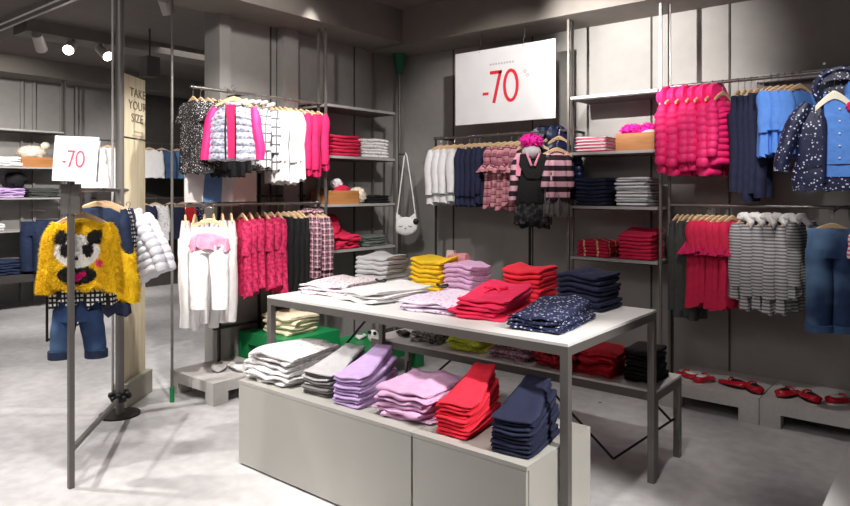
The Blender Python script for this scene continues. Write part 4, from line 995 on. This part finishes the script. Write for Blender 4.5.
def fur_shell(mb, n, L, rg, panda_on):
    src_v = list(mb.v); src_f = list(mb.f); out = MB()
    tris = []; ws = []
    for f in src_f:
        if len(f) > 4: continue
        a, b_, c = (Vector(src_v[f[0]]), Vector(src_v[f[1]]), Vector(src_v[f[2]])); d = Vector(src_v[f[3]])
        for t3 in ((a, b_, c), (a, c, d)):
            ar = (t3[1]-t3[0]).cross(t3[2]-t3[0]); tris.append((t3, ar.normalized() if ar.length else Vector((0, -1, 0)))); ws.append(ar.length)
    for (t3, nn) in rg.choices(tris, ws, k=n):
        r1, r2 = rg.random(), rg.random()
        if r1+r2 > 1: r1, r2 = 1-r1, 1-r2
        p = t3[0]+(t3[1]-t3[0])*r1+(t3[2]-t3[0])*r2
        mi = panda(p.x, p.z) if panda_on and nn.y < .1 else 0
        if mi == 0 and rg.random() < .3: mi = 5
        sd = nn.orthogonal().normalized(); sd = (sd*math.cos(r1*9)+nn.cross(sd)*math.sin(r1*9))*.002
        e = p+nn*L*rg.uniform(.5, 1)+Vector((rg.uniform(-.5, .5), 0, -rg.uniform(.1, .9)))*L
        out.add([p-sd, p+sd, e], [(0, 1, 2)], mi)
    return out
def fuzzy_jumper(label, loc, rz, panda_on, n):
    t = thing('fuzzy_jumper', label, 'jumper', loc, rz)
    bm = bodymesh(.148, .37, .055, 1.10, .006, top=-.085, seed=2, nseg=72, nr=48)
    for i, f in enumerate(bm.f):
        c = sum((Vector(bm.v[j]) for j in f[:4]), Vector())/min(4, len(f))
        bm.m[i] = panda(c.x, c.z) if (panda_on and c.y < 0) else 0
    rg = random.Random(3); fs = fur_shell(bm, n, .016, rg, panda_on)
    bm.build('body', FURM, t); fs.build('fur', FURM, t)
    for s in (-1, 1):
        sm = sleeve(s, .148, .36, .052, .038, top=-.12, spread=.045, seed=s); f2 = fur_shell(sm, n//3, .016, rg, False)
        so = sm.build('sleeve', FURM, t); f2.build('sleeve_fur', FURM, so)
    return t
g = R(50)
fuzzy_jumper('fuzzy yellow jumper with a panda face on the front rack', (-3.56, 1.545, 1.45), g, True, 22000)
dup(H_wood, (-3.56, 1.545, 1.45), g, 'wooden hanger of the yellow panda jumper')
o = tag(bodymesh(.15, .12, .052, 1.1, .014, top=-.42, seed=2).build('check_shirt_tail', F['bw']), 'black and white check shirt tail below the panda jumper', 'shirt'); o.location = (-3.57, 1.56, 1.45); o.rotation_euler = (0, 0, g)
o = proto(mk_trousers('child_jeans', F['denim'], .122, .36, .05, .052, top=-.46, hem=F['ddenim'], gap=.03))
dup(o, (-3.59, 1.54, 1.45), g, 'faded blue jeans hanging below the panda jumper')
fuzzy_jumper('plain fuzzy yellow jumper hanging behind the panda jumper', (-3.88, 1.80, 1.32), g+R(10), False, 6000)
dup(H_wood, (-3.88, 1.80, 1.32), g+R(10), 'wooden hanger of the plain yellow jumper')
o = tag(bodymesh(.14, .12, .045, 1.08, .01, top=-.44, seed=2).build('navy_skirt', F['navy']), 'navy skirt hem below the plain yellow jumper', 'skirt'); o.location = (-3.88, 1.81, 1.34); o.rotation_euler = (0, 0, g)
for i, (s, m, nm, L, d_) in enumerate(((.52, 'ddenim', 'denim_jacket', .42, 'dark blue denim jacket'), (.62, 'bw', 'check_shirt', .44, 'black and white check shirt'), (.72, 'navy', 'navy_shirt', .44, 'dark navy top'))):
    o = proto(mk_top(nm, F[m], .17, L, .04, .34, seed=i)); dup(o, rk(s), g+R(8), '%s on the panda rack rail' % d_); dup(H_wood, rk(s), g+R(8), 'wooden hanger of the %s on the panda rack' % d_)
o = proto(mk_puffer('silver_puffer_jacket', F['silver'], .13, .40, .06, .40, quilts=9, hood=False))
for i, s in enumerate((1, 2)):
    q = (-4.12-.05*i, 2.02+.08*i, 1.41); x = dup(o, q, g-R(32), 'silver white puffer jacket, %s on the panda rack' % ('nearer one' if i == 0 else 'further one')); x.rotation_euler = (0, R(-26), g-R(32)); dup(H_wood, q, g-R(32), 'wooden hanger of the %s silver puffer jacket' % ('nearer' if i == 0 else 'further'))

# ------------------------------------------------------------------ prototypes are removed, only their placed copies stay
for r in PARK:
    for c in list(r.children):
        for g2 in list(c.children): bpy.data.objects.remove(g2)
        bpy.data.objects.remove(c)
    bpy.data.objects.remove(r)
